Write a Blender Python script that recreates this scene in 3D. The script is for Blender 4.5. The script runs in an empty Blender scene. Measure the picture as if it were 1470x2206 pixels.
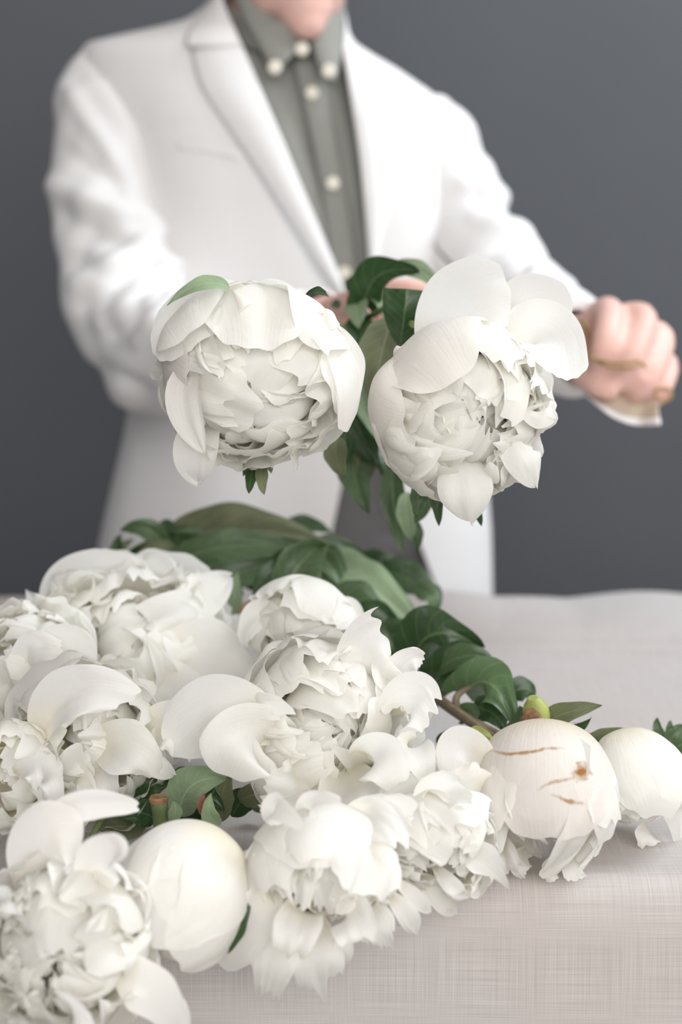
import bpy, bmesh, math, random
import numpy as np
from mathutils import Vector, Matrix

# ---------------------------------------------------------------- camera, world, lights, exposure
SC = bpy.context.scene
COL = SC.collection
FPX, CX, CY = 3064.0, 735.0, 1103.0            # focal length and centre for a 1470 x 2206 frame
TABLE = 0.75
CAM = np.array([0.0, 0.0, TABLE + 0.345])
PITCH = math.radians(9.3)
cam = bpy.data.cameras.new('camera')
cam_o = bpy.data.objects.new('camera', cam)
COL.objects.link(cam_o)
cam_o.location = CAM
cam_o.rotation_euler = (math.pi / 2 - PITCH, 0, 0)
cam.sensor_fit = 'VERTICAL'
cam.sensor_height = 36.0
cam.sensor_width = 24.0
cam.lens = 36.0 * FPX / 2206.0
cam.clip_start = 0.02
cam.dof.use_dof = True
cam.dof.focus_distance = 0.845
cam.dof.aperture_fstop = 4.0
SC.camera = cam_o
SC.cycles.max_bounces = 10
SC.cycles.diffuse_bounces = 7
SC.cycles.transmission_bounces = 6

world = bpy.data.worlds.new('room_light')
SC.world = world
world.use_nodes = True
world.node_tree.nodes['Background'].inputs[0].default_value = (1.0, 0.955, 0.93, 1)
world.node_tree.nodes['Background'].inputs[1].default_value = 0.55

def area(name, loc, target, sx, sy, power, color):
    l = bpy.data.lights.new(name, 'AREA')
    l.shape = 'RECTANGLE'; l.size = sx; l.size_y = sy; l.energy = power; l.color = color
    o = bpy.data.objects.new(name, l); COL.objects.link(o)
    o.location = loc
    d = Vector(target) - Vector(loc)
    o.rotation_euler = d.to_track_quat('-Z', 'Y').to_euler()
    return o
area('high_window_daylight', (1.85, 1.45, 2.95), (-0.1, 1.95, 1.05), 1.5, 1.5, 50, (0.84, 0.925, 1.0))
area('front_window_daylight', (0.6, -1.7, 1.85), (0.0, 1.2, 0.95), 2.6, 1.6, 47, (1.0, 0.985, 0.965))

SC.view_settings.view_transform = 'Standard'
SC.view_settings.look = 'None'
SC.view_settings.gamma = 1.0
SC.view_settings.use_curve_mapping = False
SC.view_settings.exposure = 0.39

# ---------------------------------------------------------------- helpers
_FW = np.array([0, math.cos(PITCH), -math.sin(PITCH)])
_UP = np.array([0, math.sin(PITCH), math.cos(PITCH)])
_RT = np.array([1.0, 0, 0])

def P(px, py, Y):
    """World point at depth Y that the photograph shows at (px, py)."""
    d = _FW + _RT * (px - CX) / FPX + _UP * (CY - py) / FPX
    return CAM + d * (Y / d[1])

def M(px, Y):
    return px * Y / FPX * 1.0

def nrm(v):
    v = np.asarray(v, float)
    return v / max(np.linalg.norm(v), 1e-9)

def lerp(a, b, t):
    return a + (b - a) * t

def sstep(a, b, x):
    t = np.clip((x - a) / (b - a), 0, 1)
    return t * t * (3 - 2 * t)

class Noise:
    """Smooth 2-D noise as a sum of random waves."""
    def __init__(self, rng, n=6, lo=1.0, hi=4.0):
        self.k = []
        for i in range(n):
            a = rng.uniform(0, 2 * math.pi); f = rng.uniform(lo, hi)
            self.k.append((f * math.cos(a), f * math.sin(a), rng.uniform(0, 6.28), rng.uniform(.5, 1.0)))
        s = math.sqrt(sum(x[3] ** 2 for x in self.k) / 2)
        self.k = [(a, b, c, d / s * .7) for a, b, c, d in self.k]
    def __call__(self, u, v):
        r = 0
        for a, b, c, d in self.k:
            r = r + d * np.sin(a * u + b * v + c)
        return r

def mesh_grid(name, X, wrap_u=False):
    """Mesh from a (rows, cols, 3) array of points with a UV map."""
    nv, nu = X.shape[:2]
    verts = X.reshape(-1, 3)
    faces = []; uvs = []
    cols = nu if wrap_u else nu - 1
    for j in range(nv - 1):
        for i in range(cols):
            i2 = (i + 1) % nu
            faces.append((j * nu + i, j * nu + i2, (j + 1) * nu + i2, (j + 1) * nu + i))
            u0, u1 = i / cols, (i + 1) / cols
            v0, v1 = j / (nv - 1), (j + 1) / (nv - 1)
            uvs += [u0, v0, u1, v0, u1, v1, u0, v1]
    return verts, faces, uvs

def build_mesh(name, verts, faces, uvs=None, smooth=True):
    me = bpy.data.meshes.new(name)
    me.from_pydata([tuple(map(float, v)) for v in verts], [], faces)
    if uvs is not None:
        uv = me.uv_layers.new(name='UVMap')
        uv.data.foreach_set('uv', np.asarray(uvs, np.float32))
    if smooth:
        me.polygons.foreach_set('use_smooth', [True] * len(me.polygons))
    me.update()
    return me

class Acc:
    """Collects several surfaces into one mesh (one continuous or uncountable part)."""
    def __init__(self): self.v = []; self.f = []; self.uv = []
    def add(self, verts, faces, uvs):
        o = len(self.v)
        self.v += [tuple(map(float, p)) for p in verts]
        self.f += [tuple(i + o for i in f) for f in faces]
        self.uv += list(uvs)
    def grid(self, X, wrap_u=False):
        self.add(*mesh_grid('', X, wrap_u))
    def mesh(self, name): return build_mesh(name, self.v, self.f, self.uv)

def link(name, me, mat, parent=None):
    o = bpy.data.objects.new(name, me)
    COL.objects.link(o)
    if mat is not None and me is not None:
        me.materials.clear(); me.materials.append(mat)
    if parent is not None: o.parent = parent
    return o

def tag(o, label, cat, group=None, kind=None):
    o['label'] = label; o['category'] = cat
    if group: o['group'] = group
    if kind: o['kind'] = kind
    return o

def empty(name, loc):
    o = bpy.data.objects.new(name, None); COL.objects.link(o)
    o.empty_display_size = 0.03
    o.location = [float(x) for x in loc]
    return o

def grid_obj(name, X, mat, parent=None, wrap=False, local=None):
    """X in world coordinates; local = matrix of the parent (4x4 numpy) to bring it into."""
    if local is not None:
        inv = np.linalg.inv(local)
        X = X @ inv[:3, :3].T + inv[:3, 3]
    v, f, uv = mesh_grid(name, X, wrap)
    return link(name, build_mesh(name, v, f, uv), mat, parent)

def spline(pts, n):
    """Catmull-Rom through pts (k, d) -> (n, d)."""
    p = np.asarray(pts, float)
    q = np.vstack([2 * p[0] - p[1], p, 2 * p[-1] - p[-2]])
    seg = np.linalg.norm(np.diff(p[:, :3], axis=0), axis=1) ** .7 + 1e-6
    cum = np.concatenate([[0], np.cumsum(seg)])
    out = []
    for t in np.linspace(0, cum[-1], n):
        i = min(int(np.searchsorted(cum, t, side='right') - 1), len(p) - 2)
        x = (t - cum[i]) / seg[i]
        a, b, c, d = q[i], q[i + 1], q[i + 2], q[i + 3]
        out.append(.5 * ((2 * b) + (-a + c) * x + (2 * a - 5 * b + 4 * c - d) * x * x + (-a + 3 * b - 3 * c + d) * x ** 3))
    return np.array(out)

def tube(path, n_along=24, n_round=14, disp=None, up=(0, 0, 1), flat=1.0, cap=True):
    """path: list of (x,y,z,r). Returns (rows, cols, 3), closed around."""
    S = spline(path, n_along)
    C, Rr = S[:, :3], S[:, 3]
    T = np.gradient(C, axis=0)
    T /= np.linalg.norm(T, axis=1)[:, None] + 1e-12
    a = nrm(np.cross(T[0], up)) if np.linalg.norm(np.cross(T[0], up)) > 1e-3 else np.array([1.0, 0, 0])
    X = np.zeros((n_along, n_round, 3))
    th = np.linspace(0, 2 * math.pi, n_round, endpoint=False)
    for j in range(n_along):
        a = nrm(a - T[j] * np.dot(a, T[j]))
        b = np.cross(T[j], a)
        r = Rr[j]
        d = disp(j / (n_along - 1), th) if disp is not None else 0
        X[j] = C[j] + np.outer(np.cos(th) * (r + d), a) + np.outer(np.sin(th) * (r * flat + d), b)
    if cap:
        e0 = np.repeat(C[:1], n_round, axis=0)[None]; e1 = np.repeat(C[-1:], n_round, axis=0)[None]
        X = np.concatenate([e0, lerp(e0, X[:1], .75), X, lerp(e1, X[-1:], .75), e1])
    return X

# ---------------------------------------------------------------- materials
def new_mat(name):
    m = bpy.data.materials.new(name); m.use_nodes = True
    nt = m.node_tree
    for n in list(nt.nodes): nt.nodes.remove(n)
    out = nt.nodes.new('ShaderNodeOutputMaterial')
    return m, nt, out

def nd(nt, typ, **kw):
    n = nt.nodes.new(typ)
    for k, v in kw.items(): setattr(n, k, v)
    return n

def ramp(nt, src, stops):
    r = nd(nt, 'ShaderNodeValToRGB')
    e = r.color_ramp.elements
    while len(e) < len(stops): e.new(.5)
    for x, (p, c) in zip(e, stops):
        x.position = p; x.color = tuple(c) + (1,) if len(c) == 3 else c
    nt.links.new(src, r.inputs[0])
    return r.outputs[0]

def noise_tex(nt, scale, coord='Object', mapping=None, detail=4, rough=.5):
    tc = nd(nt, 'ShaderNodeTexCoord')
    src = tc.outputs[coord]
    if mapping:
        mp = nd(nt, 'ShaderNodeMapping'); mp.inputs['Scale'].default_value = mapping
        nt.links.new(src, mp.inputs[0]); src = mp.outputs[0]
    n = nd(nt, 'ShaderNodeTexNoise')
    n.inputs['Scale'].default_value = scale; n.inputs['Detail'].default_value = detail
    n.inputs['Roughness'].default_value = rough
    nt.links.new(src, n.inputs['Vector'])
    return n.outputs['Fac']

def bump(nt, h, strength, dist):
    b = nd(nt, 'ShaderNodeBump'); b.inputs['Strength'].default_value = strength; b.inputs['Distance'].default_value = dist
    nt.links.new(h, b.inputs['Height'])
    return b.outputs[0]

def petal_material(name, tip, base, transl=.5, base_end=.42):
    """White petal: creamy claw at the base, fine lengthwise veins, lets light through."""
    m, nt, out = new_mat(name)
    uv = nd(nt, 'ShaderNodeUVMap')
    sep = nd(nt, 'ShaderNodeSeparateXYZ'); nt.links.new(uv.outputs[0], sep.inputs[0])
    col = ramp(nt, sep.outputs['Y'], [(0.0, base), (base_end, tip), (1.0, tip)])
    veins = noise_tex(nt, 1.0, 'UV', (46, 2.2, 1), 3)
    wr = noise_tex(nt, 60, 'Object', None, 5)
    add = nd(nt, 'ShaderNodeMath', operation='MULTIPLY_ADD')
    nt.links.new(veins, add.inputs[0]); add.inputs[1].default_value = .28; nt.links.new(wr, add.inputs[2])
    nrmn = bump(nt, add.outputs[0], .5, .0028)
    bsdf = nd(nt, 'ShaderNodeBsdfPrincipled')
    nt.links.new(col, bsdf.inputs['Base Color'])
    bsdf.inputs['Roughness'].default_value = .62
    bsdf.inputs['Specular IOR Level'].default_value = .25
    nt.links.new(nrmn, bsdf.inputs['Normal'])
    tr = nd(nt, 'ShaderNodeBsdfTranslucent'); nt.links.new(nrmn, tr.inputs['Normal'])
    wm = nd(nt, 'ShaderNodeMix', data_type='RGBA', blend_type='MULTIPLY'); wm.inputs[0].default_value = 1
    nt.links.new(col, wm.inputs[6]); wm.inputs[7].default_value = (1.0, .99, .955, 1); nt.links.new(wm.outputs[2], tr.inputs[0])
    mx = nd(nt, 'ShaderNodeMixShader'); mx.inputs[0].default_value = transl
    nt.links.new(bsdf.outputs[0], mx.inputs[1]); nt.links.new(tr.outputs[0], mx.inputs[2])
    nt.links.new(mx.outputs[0], out.inputs[0])
    return m

def simple(name, color, rough=.6, spec=.3, nscale=None, namp=.15, bstr=0, bscale=80, bdist=.001, sss=0, sheen=0):
    m, nt, out = new_mat(name)
    b = nd(nt, 'ShaderNodeBsdfPrincipled')
    b.inputs['Roughness'].default_value = rough; b.inputs['Specular IOR Level'].default_value = spec
    if nscale:
        n = noise_tex(nt, nscale)
        c0 = tuple(max(0, c * (1 - namp)) for c in color); c1 = tuple(min(1, c * (1 + namp)) for c in color)
        nt.links.new(ramp(nt, n, [(.3, c0), (.7, c1)]), b.inputs['Base Color'])
    else:
        b.inputs['Base Color'].default_value = tuple(color) + (1,)
    if bstr:
        nt.links.new(bump(nt, noise_tex(nt, bscale), bstr, bdist), b.inputs['Normal'])
    if sss:
        b.inputs['Subsurface Weight'].default_value = sss
        b.inputs['Subsurface Radius'].default_value = (.012, .005, .003)
        b.inputs['Subsurface Scale'].default_value = 1.0
    if sheen: b.inputs['Sheen Weight'].default_value = sheen
    nt.links.new(b.outputs[0], out.inputs[0])
    return m

def weave(name, c0, c1, scale, patch=None, rough=.85, bstr=.4, bdist=.0006, thread=.5):
    """Woven cloth: crossed threads of uneven thickness."""
    m, nt, out = new_mat(name)
    tc = nd(nt, 'ShaderNodeUVMap')
    hs = []
    for axis in (0, 1):
        mp = nd(nt, 'ShaderNodeMapping')
        mp.inputs['Scale'].default_value = (scale, scale * .007, 1) if axis == 0 else (scale * .007, scale, 1)
        nt.links.new(tc.outputs[0], mp.inputs[0])
        n = nd(nt, 'ShaderNodeTexNoise'); n.inputs['Scale'].default_value = 1; n.inputs['Detail'].default_value = 2
        nt.links.new(mp.outputs[0], n.inputs['Vector'])
        hs.append(n.outputs['Fac'])
    a = nd(nt, 'ShaderNodeMath', operation='ADD'); nt.links.new(hs[0], a.inputs[0]); nt.links.new(hs[1], a.inputs[1])
    h = nd(nt, 'ShaderNodeMath', operation='MULTIPLY'); nt.links.new(a.outputs[0], h.inputs[0]); h.inputs[1].default_value = .5
    b = nd(nt, 'ShaderNodeBsdfPrincipled'); b.inputs['Roughness'].default_value = rough; b.inputs['Specular IOR Level'].default_value = .15
    col = ramp(nt, h.outputs[0], [(.5 - thread * .28, c0), (.5 + thread * .22, c1)])
    if patch:
        pn = nd(nt, 'ShaderNodeTexNoise'); pn.inputs['Scale'].default_value = patch[0]; pn.inputs['Detail'].default_value = 2
        nt.links.new(tc.outputs[0], pn.inputs['Vector'])
        tint = ramp(nt, pn.outputs['Fac'], [(.35, patch[1]), (.65, patch[2])])
        mm = nd(nt, 'ShaderNodeMix', data_type='RGBA', blend_type='MULTIPLY'); mm.inputs[0].default_value = 1
        nt.links.new(col, mm.inputs[6]); nt.links.new(tint, mm.inputs[7]); col = mm.outputs[2]
    nt.links.new(col, b.inputs['Base Color'])
    nt.links.new(bump(nt, h.outputs[0], bstr, bdist), b.inputs['Normal'])
    nt.links.new(b.outputs[0], out.inputs[0])
    return m

def leaf_material(name, blade, vein, rough=.42, spec=.4, transl=.18):
    """Leaf with a paler midrib and side veins drawn in its own leaf coordinates."""
    m, nt, out = new_mat(name)
    uv = nd(nt, 'ShaderNodeUVMap')
    sep = nd(nt, 'ShaderNodeSeparateXYZ'); nt.links.new(uv.outputs[0], sep.inputs[0])
    def math_(op, a, b=None):
        n = nd(nt, 'ShaderNodeMath', operation=op)
        for i, x in enumerate((a, b)):
            if x is None: continue
            if isinstance(x, (int, float)): n.inputs[i].default_value = x
            else: nt.links.new(x, n.inputs[i])
        return n.outputs[0]
    du = math_('ABSOLUTE', math_('SUBTRACT', sep.outputs['X'], .5))
    mid = math_('LESS_THAN', du, .022)
    s = math_('FRACT', math_('MULTIPLY', math_('SUBTRACT', sep.outputs['Y'], math_('MULTIPLY', du, .55)), 7.0))
    side = math_('LESS_THAN', math_('ABSOLUTE', math_('SUBTRACT', s, .5)), .045)
    vn = math_('MAXIMUM', mid, math_('MULTIPLY', side, .55))
    n = noise_tex(nt, 30, 'Object', None, 4)
    c = ramp(nt, n, [(.3, tuple(x * .72 for x in blade)), (.72, tuple(min(1, x * 1.25) for x in blade))])
    mx = nd(nt, 'ShaderNodeMix', data_type='RGBA'); nt.links.new(math_('MULTIPLY', vn, .6), mx.inputs[0])
    nt.links.new(c, mx.inputs[6]); mx.inputs[7].default_value = tuple(vein) + (1,)
    b = nd(nt, 'ShaderNodeBsdfPrincipled'); b.inputs['Roughness'].default_value = rough; b.inputs['Specular IOR Level'].default_value = spec
    nt.links.new(mx.outputs[2], b.inputs['Base Color'])
    hh = math_('ADD', math_('MULTIPLY', vn, -.6), noise_tex(nt, 220, 'Object', None, 3))
    nt.links.new(bump(nt, hh, .35, .0012), b.inputs['Normal'])
    tr = nd(nt, 'ShaderNodeBsdfTranslucent'); nt.links.new(mx.outputs[2], tr.inputs[0])
    ms = nd(nt, 'ShaderNodeMixShader'); ms.inputs[0].default_value = transl
    nt.links.new(b.outputs[0], ms.inputs[1]); nt.links.new(tr.outputs[0], ms.inputs[2])
    nt.links.new(ms.outputs[0], out.inputs[0])
    return m

MAT = {}
MAT['petal'] = petal_material('white_petal', (.965, .96, .94), (.95, .905, .77))
MAT['petal_blush'] = petal_material('blush_white_petal', (.955, .935, .91), (.93, .87, .76))
MAT['ruffle'] = petal_material('cream_ruffle_petal', (.965, .96, .935), (.93, .89, .71), .5, .55)
MAT['leaf_dark'] = leaf_material('dark_green_leaf', (.03, .07, .022), (.13, .20, .08), .3, .55)
MAT['leaf_mid'] = leaf_material('mid_green_leaf', (.075, .13, .055), (.19, .26, .13), .35, .5)
MAT['leaf_pale'] = leaf_material('pale_green_leaf', (.25, .335, .20), (.38, .46, .30), .6, .3)
MAT['leaf_olive'] = leaf_material('olive_green_leaf', (.165, .185, .10), (.28, .30, .18), .6, .3)
MAT['stem'] = simple('brown_green_stem', (.19, .15, .10), .6, .3, 60, .35)
MAT['stem_green'] = simple('green_stem', (.16, .22, .09), .5, .35, 50, .25)
MAT['cut'] = simple('cut_stem_end', (.30, .17, .09), .7, .2, 160, .45)
MAT['sepal'] = simple('lime_sepal', (.42, .47, .14), .5, .35, 50, .25)
MAT['linen'] = weave('linen_cloth', (.40, .374, .36), (.60, .575, .557), 2600, (3.2, (.97, .93, .92), (.95, .96, .97)), .9, .3, .0004, .7)
MAT['wall'] = simple('dark_grey_plaster', (.104, .109, .119), .8, .2, 2.0, .05, .12, 160, .0015)
MAT['floor'] = simple('grey_floor', (.26, .24, .22), .6, .3, 3, .1)
MAT['wood'] = simple('pale_wood', (.42, .31, .20), .55, .3, 12, .15)

# ---------------------------------------------------------------- setting: wall, floor, table, cloth
def slab(name, lo, hi, mat, parent=None):
    bm = bmesh.new()
    bmesh.ops.create_cube(bm, size=1)
    lo, hi = np.array(lo, float), np.array(hi, float)
    for v in bm.verts: v.co = Vector(tuple((lo + hi) / 2 + np.array(v.co) * (hi - lo)))
    bmesh.ops.bevel(bm, geom=bm.edges[:], offset=min(hi - lo) * .12, segments=2, affect='EDGES')
    me = bpy.data.meshes.new(name); bm.to_mesh(me); bm.free()
    return link(name, me, mat, parent)

wall = slab('wall_back', (-3.2, 2.55, 0), (3.2, 2.70, 3.0), MAT['wall']); wall['kind'] = 'structure'
shade_wall = slab('added_shade_wall', (-1.75, -2.2, 0), (-1.60, 2.55, 3.0), MAT['wall']); shade_wall['kind'] = 'structure'  # added out of frame to block ambient light from the left
floor = slab('floor', (-3.2, -2.2, -.06), (3.2, 2.70, 0), MAT['floor']); floor['kind'] = 'structure'
skirt = slab('baseboard_back', (-3.2, 2.532, 0), (3.2, 2.55, .11), MAT['wall']); skirt['kind'] = 'structure'

NEAR, FAR = .775, 1.53
table = empty('table', (0.1, (NEAR + FAR) / 2, 0))
def tpart(name, lo, hi):
    o = np.array([0.1, (NEAR + FAR) / 2, 0])
    slab(name, np.array(lo) - o, np.array(hi) - o, MAT['wood'], table)
tpart('table_top', (-1.15, NEAR + .012, .715), (1.35, FAR - .012, TABLE - .006))
for x in (-1.08, 1.22):
    for y in (NEAR + .03, FAR - .09):
        tpart('leg', (x, y, 0), (x + .06, y + .06, .715))
tag(table, 'long wooden table hidden under the beige linen cloth', 'table')

def make_cloth():
    rng = random.Random(5)
    n1 = Noise(rng, 7, 3, 12); n2 = Noise(rng, 7, 14, 38); n3 = Noise(rng, 6, 4, 13)
    xs = np.linspace(-1.18, 1.38, 330)
    prof = []                                  # (y, z, arc length, drape 0..1, side)
    r = .022
    L = 0
    for z in np.linspace(.12, TABLE - r, 40): prof.append((NEAR, z, -1))
    for a in np.linspace(0, math.pi / 2, 9)[1:]: prof.append((NEAR + r - r * math.cos(a), TABLE - r + r * math.sin(a), 0))
    for y in np.linspace(NEAR + r, FAR - r, 130)[1:]: prof.append((y, TABLE, 0))
    for a in np.linspace(0, math.pi / 2, 8)[1:]: prof.append((FAR - r + r * math.sin(a), TABLE - r + r * math.cos(a), 0))
    for z in np.linspace(TABLE - r, .2, 26)[1:]: prof.append((FAR, z, 1))
    X = np.zeros((len(prof), len(xs), 3)); S = np.zeros(len(prof))
    for j, (y, z, side) in enumerate(prof):
        if j: S[j] = S[j - 1] + math.hypot(y - prof[j - 1][0], z - prof[j - 1][1])
        X[j, :, 0] = xs
        if side:
            dr = (TABLE - z) / .6
            w = np.sin(xs * 9 + n1(xs, 0 * xs) * 1.2) * .030 * dr ** 1.1 + .012 * dr
            X[j, :, 1] = y + side * (w + .0 + .02 * dr); X[j, :, 2] = z
        else:
            top = 1 if NEAR + r <= y <= FAR - r else .6
            hz = n1(xs, y + 0 * xs) * .0014 + n2(xs * .5, y * 1.6 + 0 * xs) * .0006
            crease = math.exp(-((y - 1.315) / .006) ** 2) * .0012 - math.exp(-((y - 1.30) / .010) ** 2) * .0004
            back = sstep(1.32, 1.50, y) * (.004 + .005 * np.abs(n3(xs * 2.4, 0 * xs)) + .0035 * n2(xs, 0 * xs + 3))
            X[j, :, 1] = y + (0.004 * n2(xs, 0 * xs + 7) if y > FAR - .03 else 0)
            X[j, :, 2] = z + (hz + crease + back) * top + .0012
    v, f, uv = mesh_grid('tablecloth', X)
    U = np.repeat(xs[None], len(prof), 0); V = np.repeat(S[:, None], len(xs), 1)
    fl = np.array(f).reshape(-1)
    uvs = np.stack([U.reshape(-1)[fl], V.reshape(-1)[fl]], 1).reshape(-1)
    me = build_mesh('tablecloth', v, f, uvs)
    o = link('tablecloth', me, MAT['linen'])
    return tag(o, 'beige pink linen cloth draped over the whole table', 'tablecloth')
make_cloth()

# ---------------------------------------------------------------- petals and leaves
def sphere_petal(rng, R, phi, w, t0, t1, squash=1.0, flare=0.0, ruff=.03, rfreq=6, jag=.05, tipround=.22, nu=22, nv=22,
                 cup=0.0, crease=.02, tipw=.62, shift=(0, 0, 0), crinkle=.018):
    """A petal lying on the globe of the bloom; axis +Z is where the bloom opens."""
    u = np.linspace(-1, 1, nu)[None, :]; v = np.linspace(0, 1, nv)[:, None]
    n1 = Noise(rng, 5, 1.2, 3.5); n2 = Noise(rng, 5, rfreq * .6, rfreq * 1.5); n3 = Noise(rng, 4, 9, 20); n4 = Noise(rng, 8, 4, 12)
    edge = 1 - tipround * np.abs(u) ** 2.4 + jag * n3(u * 1.0, 0 * u) * .6 + jag * .6 * n2(u, 0 * u + 2)
    prof = np.sin(math.pi * np.clip(v, 0, 1) ** .75 * .5) ** .8
    prof = prof * (1 - (1 - tipw) * sstep(.62, 1.0, v)) + .10
    t = np.radians(t0 + (t1 - t0) * v * edge)
    wr = math.radians(w)
    dphi = wr * prof * u / np.maximum(np.sin(np.clip(t, .05, math.pi - .05)), .42)
    dphi = dphi + ruff * 1.3 * v ** 2 * n2(u * .8 + 5, v * .7)
    r = R * (1 + flare * v ** 3 + crease * v * n1(u, v * 2) + crinkle * v * n4(u, v) + ruff * v ** 1.8 * (n2(u, v * .6) + .35 * n3(u, v * .4)) + cup * u * u * v)
    t = t + ruff * .5 * v ** 2 * n2(u + 9, v)
    ph = math.radians(phi) + dphi
    X = np.stack([r * np.sin(t) * np.cos(ph), r * np.sin(t) * np.sin(ph), -r * np.cos(t) * squash], -1)
    return X + np.array(shift)

def free_petal(rng, p0, p1, p2, w, normal, prof='petal', cup=0.0, ruff=.04, rfreq=5, jag=.04, tipround=.25, nu=32, nv=38,
               crease=.07, fold=0.0, twist=0.0, tipw=.6, crinkle=.03):
    """A single petal or leaf along the curve p0-p1-p2, half width w, facing 'normal'."""
    p0, p1, p2 = (np.asarray(p, float) for p in (p0, p1, p2))
    L = np.linalg.norm(p1 - p0) + np.linalg.norm(p2 - p1)
    u = np.linspace(-1, 1, nu); v = np.linspace(0, 1, nv)
    n1 = Noise(rng, 5, 1.2, 3.5); n2 = Noise(rng, 5, rfreq * .6, rfreq * 1.5); n3 = Noise(rng, 4, 9, 20); n4 = Noise(rng, 7, 4, 9)
    X = np.zeros((nv, nu, 3))
    N0 = nrm(normal)
    for j, vv in enumerate(v):
        if prof == 'leaf':
            pw = math.sin(math.pi * vv ** .72) ** .85 if 0 < vv < 1 else 0
            pw = pw * (1 + .05 * math.sin(vv * 17)) + .012
            ve = np.full(nu, vv)
        elif prof == 'ivy':
            pw = (math.sin(math.pi * vv ** .55) ** .7 if 0 < vv < 1 else 0) * (1 + .16 * math.cos(vv * 11 + .6)) + .012
            ve = vv - .16 * (1 - vv) * np.abs(u) * (1 if vv > .02 else 0)
        elif prof == 'point':
            pw = math.sin(math.pi * min(1, vv ** .8) * .5) * (1 - vv ** 3.2) ** .7 + .02 if vv < 1 else .02
            ve = vv * (1 + jag * n3(u, 0 * u) * .5)
        else:
            pw = (math.sin(math.pi * .5 * vv ** .75) ** .8) * (1 - (1 - tipw) * sstep(.6, 1, vv)) + .08
            ve = vv * (1 - tipround * np.abs(u) ** 2.4 + jag * n3(u, 0 * u) * .6 + jag * .6 * n2(u, 0 * u + 2))
        C = ((1 - ve) ** 2)[:, None] * p0 + (2 * ve * (1 - ve))[:, None] * p1 + (ve ** 2)[:, None] * p2
        T = 2 * (1 - ve)[:, None] * (p1 - p0) + 2 * ve[:, None] * (p2 - p1)
        T /= np.linalg.norm(T, axis=1)[:, None] + 1e-9
        S = np.cross(T, N0); S /= np.linalg.norm(S, axis=1)[:, None] + 1e-9
        Nn = np.cross(S, T)
        if twist:
            a = twist * (vv - .3)
            S, Nn = S * math.cos(a) + Nn * math.sin(a), Nn * math.cos(a) - S * math.sin(a)
        h = cup * w * (u * u) * math.sin(math.pi * min(1, .15 + vv * .8)) + fold * w * np.abs(u) * pw
        h = h + w * crease * vv * n1(u, 2 * vv + 0 * u) + w * crinkle * min(1, vv * 2) * n4(u, vv * 1.6 + 0 * u) + w * ruff * vv ** 1.6 * (n2(u, vv * .6 + 0 * u) + .35 * n3(u, vv * .4 + 0 * u))
        X[j] = C + S * (w * pw * u * (1 - .12 * cup * u * u))[:, None] + Nn * h[:, None]
    return X

def frame(axis):
    z = nrm(axis)
    hint = np.array([0, 0, 1.0]) if abs(z[2]) < .92 else np.array([0, 1.0, 0])
    x = nrm(np.cross(hint, z)); y = np.cross(z, x)
    m = np.eye(4); m[:3, 0] = x; m[:3, 1] = y; m[:3, 2] = z
    return m

def scr(a):
    """direction given as (right, up, towards the camera) -> world"""
    return np.array([a[0], -a[2], a[1]], float)

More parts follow.
